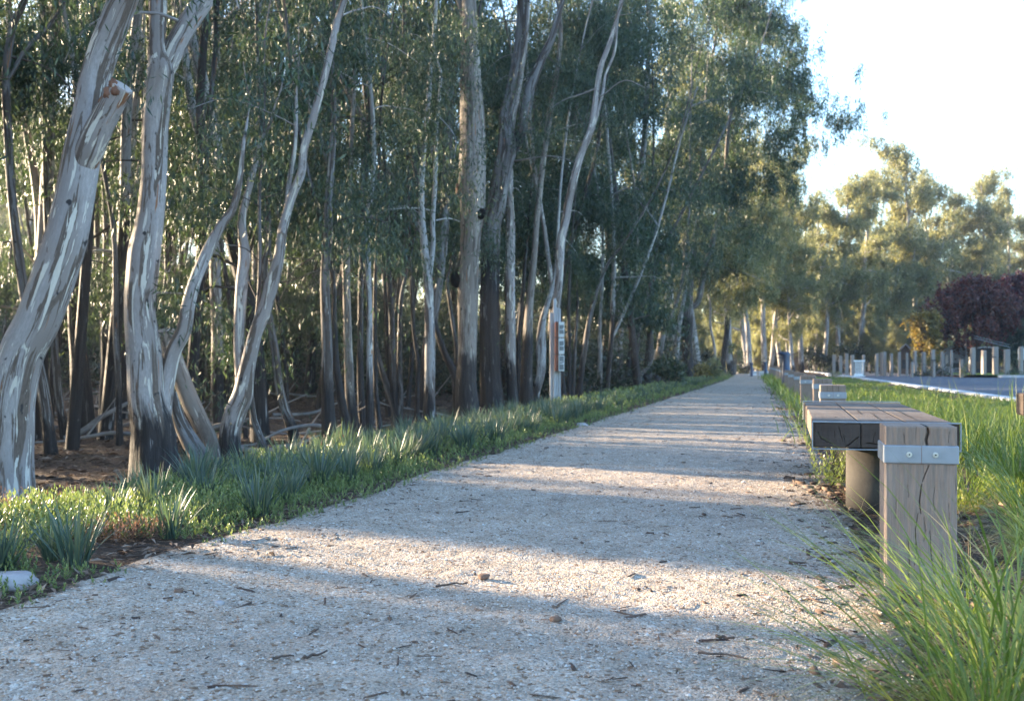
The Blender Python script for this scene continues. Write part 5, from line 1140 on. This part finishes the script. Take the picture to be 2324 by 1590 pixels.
for x0, x1, c, lab in [(2066.8, 2071.5, 823, 'short post with plain top in front of the dark hedge'), (2115.5, 2121, 820, 'short sunlit post with a flat cap in front of the hedge'), (2177.5, 2184, 816, 'short bluish post with a flat cap beside the sapling')]:
    o = far_post(x0, x1, c, 851, 47.6, lab, 'short posts on the far lawn')
for x0, x1, y0 in [(2114, 2123, 818), (2176, 2186, 814), (2250, 2259, 811)]:
    a = W(x0, y0, 47.5); b2 = W(x1, y0 - 2, 47.5); tag(bm_obj('post_cap', lambda bm: bm_box(bm, a[0], b2[0], 47.45, 47.65, a[2], b2[2] + .0, .005, 1), M['roof_dark']), 'flat dark cap on a far lawn post', 'post cap', 'caps of the short posts')
# white gate
ga = W(1937, 849, 48.3); gb = W(1962, 817, 48.3); gt = empty('white_gate', (ga[0], 48.3, 0)); tag(gt, 'small white barrier frame between two tall posts', 'gate'); gw = gb[0] - ga[0]; gh = gb[2]
bm_obj('frame', lambda bm: [bm_box(bm, 0, gw, -.03, .05, gh - .07, gh, .01, 1), bm_box(bm, 0.02, gw - .08, -.03, .05, .02, .10, .01, 1)], M['white'], gt)
for i in range(7): bm_obj('bar', lambda bm, i=i: bm_box(bm, .06 + i * gw / 8.5, .085 + i * gw / 8.5, -.01, .02, .10, gh - .072), M['white'], gt)
bm_obj('slab', lambda bm: bm_box(bm, -.02, gw, -.10, .20, -.02, .018, .005, 1), M['white'], gt)

def house(label, x0, x1, eave, ridge, base, z, wall, roof, dep=5, name='shed', over=4, openings=()):
    a = W(x0, base, z); b2 = W(x1, eave, z); rt = empty(name, (a[0], z, 0), -math.atan2(a[0], z)); tag(rt, label, 'building'); w = b2[0] - a[0]; he = b2[2]; hr = W(0, ridge, z)[2]; ov = over / FD * z
    bm_obj('wall', lambda bm: bm_box(bm, 0, w, 0, dep, -.1, he, 0), M[wall], rt)
    def rf(bm):
        t = .07; x_ = [-ov, w / 2, w + ov]; zt = [he, hr, he]
        for s in (0, 1):
            q = [(x_[s], zt[s]), (x_[s + 1], zt[s + 1])]; vs = []
            for yy in (-ov, dep + ov):
                for (xx, zz) in q: vs += [bm.verts.new((xx, yy, zz + .012)), bm.verts.new((xx, yy, zz + t + .012))]
            for f in ((0, 1, 3, 2), (4, 6, 7, 5), (0, 4, 5, 1), (2, 3, 7, 6), (1, 5, 7, 3), (0, 2, 6, 4)): bm.faces.new([vs[i] for i in f])
    bm_obj('roof', rf, M[roof], rt)
    bm_obj('gable', lambda bm: bm.faces.new([bm.verts.new(v) for v in ((0, .004, he), (w, .004, he), (w / 2, .004, hr))]), M[wall], rt)
    for (u0, u1, v0, v1, mt) in openings: bm_obj('opening', lambda bm: bm_box(bm, w * u0, w * u1, -.03, .02, he * v0, he * v1, 0), M[mt], rt)
    return rt
house('low shed with a dark gabled roof and blue-grey walls behind the far posts', 2138, 2192, 795, 780, 838, 60, 'wall_pale', 'roof_dark', openings=((.12, .22, .35, .8, 'white'), (.3, .75, .25, .45, 'glass_dark')), over=20)
house('dark open-fronted shelter with a pale eave at the right of the far posts', 2208, 2262, 792, 789, 842, 58, 'glass_dark', 'roof_pale', openings=((.1, .5, .2, .5, 'wall_brown'),))
house('small kiosk with a pale hipped roof at the left of the shed', 2044, 2064, 795, 782, 836, 60, 'wall_brown', 'roof_pale', openings=((.1, .9, .2, .6, 'glass_dark'),))
house('pale-roofed building seen through the trunks behind the hooded bollard', 1786, 1828, 814, 796, 835, 74, 'wall_brown', 'roof_pale', dep=7)
house('pale-walled building half hidden between dark trunks at the bend', 1735, 1772, 818, 802, 838, 80, 'wall_brown', 'roof_pale', dep=7)
a = W(2209, 767, 54); b2 = W(2292, 788, 54); mb = MB(); tube(mb, [a, b2], [.014, .014], 6, .5, 0, 0, -9); tube(mb, [a + np.array([0, 0, .12]), b2 + np.array([0, 0, .12])], [.01, .01], 6, .5, 0, 0, -9)
tag(mb.build('handrail', M['steel'], smooth=True), 'thin sloping metal rail above the dark shelter', 'handrail')
a = W(2310, 790, 52); b2 = W(2345, 816, 52); sg = empty('sign_board', (a[0], 52, 0)); tag(sg, 'pale blue sign board at the right picture edge across the road', 'sign'); bm_obj('board', lambda bm: bm_box(bm, 0, b2[0] - a[0], 0, .04, b2[2], a[2], .005, 1), M['panel'], sg)
for i in range(4): bm_obj('stripe', lambda bm, i=i: bm_box(bm, .05, b2[0] - a[0] - .05, -.006, -.002, a[2] - .10 - i * .13, a[2] - .06 - i * .13, 0), M['wall_pale'], sg)
for i in (0.05, .65): bm_obj('leg', lambda bm, i=i: bm_box(bm, i, i + .05, .042, .08, -.1, a[2] - .05, 0), M['steel'], sg)
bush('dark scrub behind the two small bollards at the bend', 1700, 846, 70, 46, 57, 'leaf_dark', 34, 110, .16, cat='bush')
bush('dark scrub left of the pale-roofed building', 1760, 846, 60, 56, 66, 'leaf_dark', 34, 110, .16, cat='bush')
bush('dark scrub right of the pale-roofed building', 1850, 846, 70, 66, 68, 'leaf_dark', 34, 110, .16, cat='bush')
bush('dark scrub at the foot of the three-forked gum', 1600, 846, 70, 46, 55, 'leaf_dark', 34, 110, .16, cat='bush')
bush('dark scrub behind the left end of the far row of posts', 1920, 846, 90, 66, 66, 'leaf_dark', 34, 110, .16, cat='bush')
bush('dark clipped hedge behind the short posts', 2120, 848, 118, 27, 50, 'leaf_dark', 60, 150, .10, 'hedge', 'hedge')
bush('small dark shrub between white gate and far posts', 1988, 846, 26, 26, 52, 'leaf_dark', 16, 150, .12)
bush('low yellow-green hedge at the left end of the far row of posts', 1896, 850, 34, 10, 49, 'leaf_far', 18, 90, .10)
bush('low green shrub at the right end of the far lawn', 2306, 851, 50, 12, 49, 'leaf', 18, 110, .10)

# ------------------------------------------------------------ the hazy air towards the low sun
hz = bm_obj('haze', lambda bm: bm_box(bm, -170, 190, -12, 170, -1.6, 26), None); tag(hz, kind='stuff')
hm = bpy.data.materials.new('haze'); hm.use_nodes = True; ht = hm.node_tree; ht.nodes.clear(); ho = ht.nodes.new('ShaderNodeOutputMaterial'); hv = ht.nodes.new('ShaderNodeVolumePrincipled')
hv.inputs['Color'].default_value = (.9, .93, 1.0, 1); hv.inputs['Density'].default_value = .0005; hv.inputs['Anisotropy'].default_value = .35; ht.links.new(hv.outputs[0], ho.inputs['Volume']); hz.data.materials.append(hm)
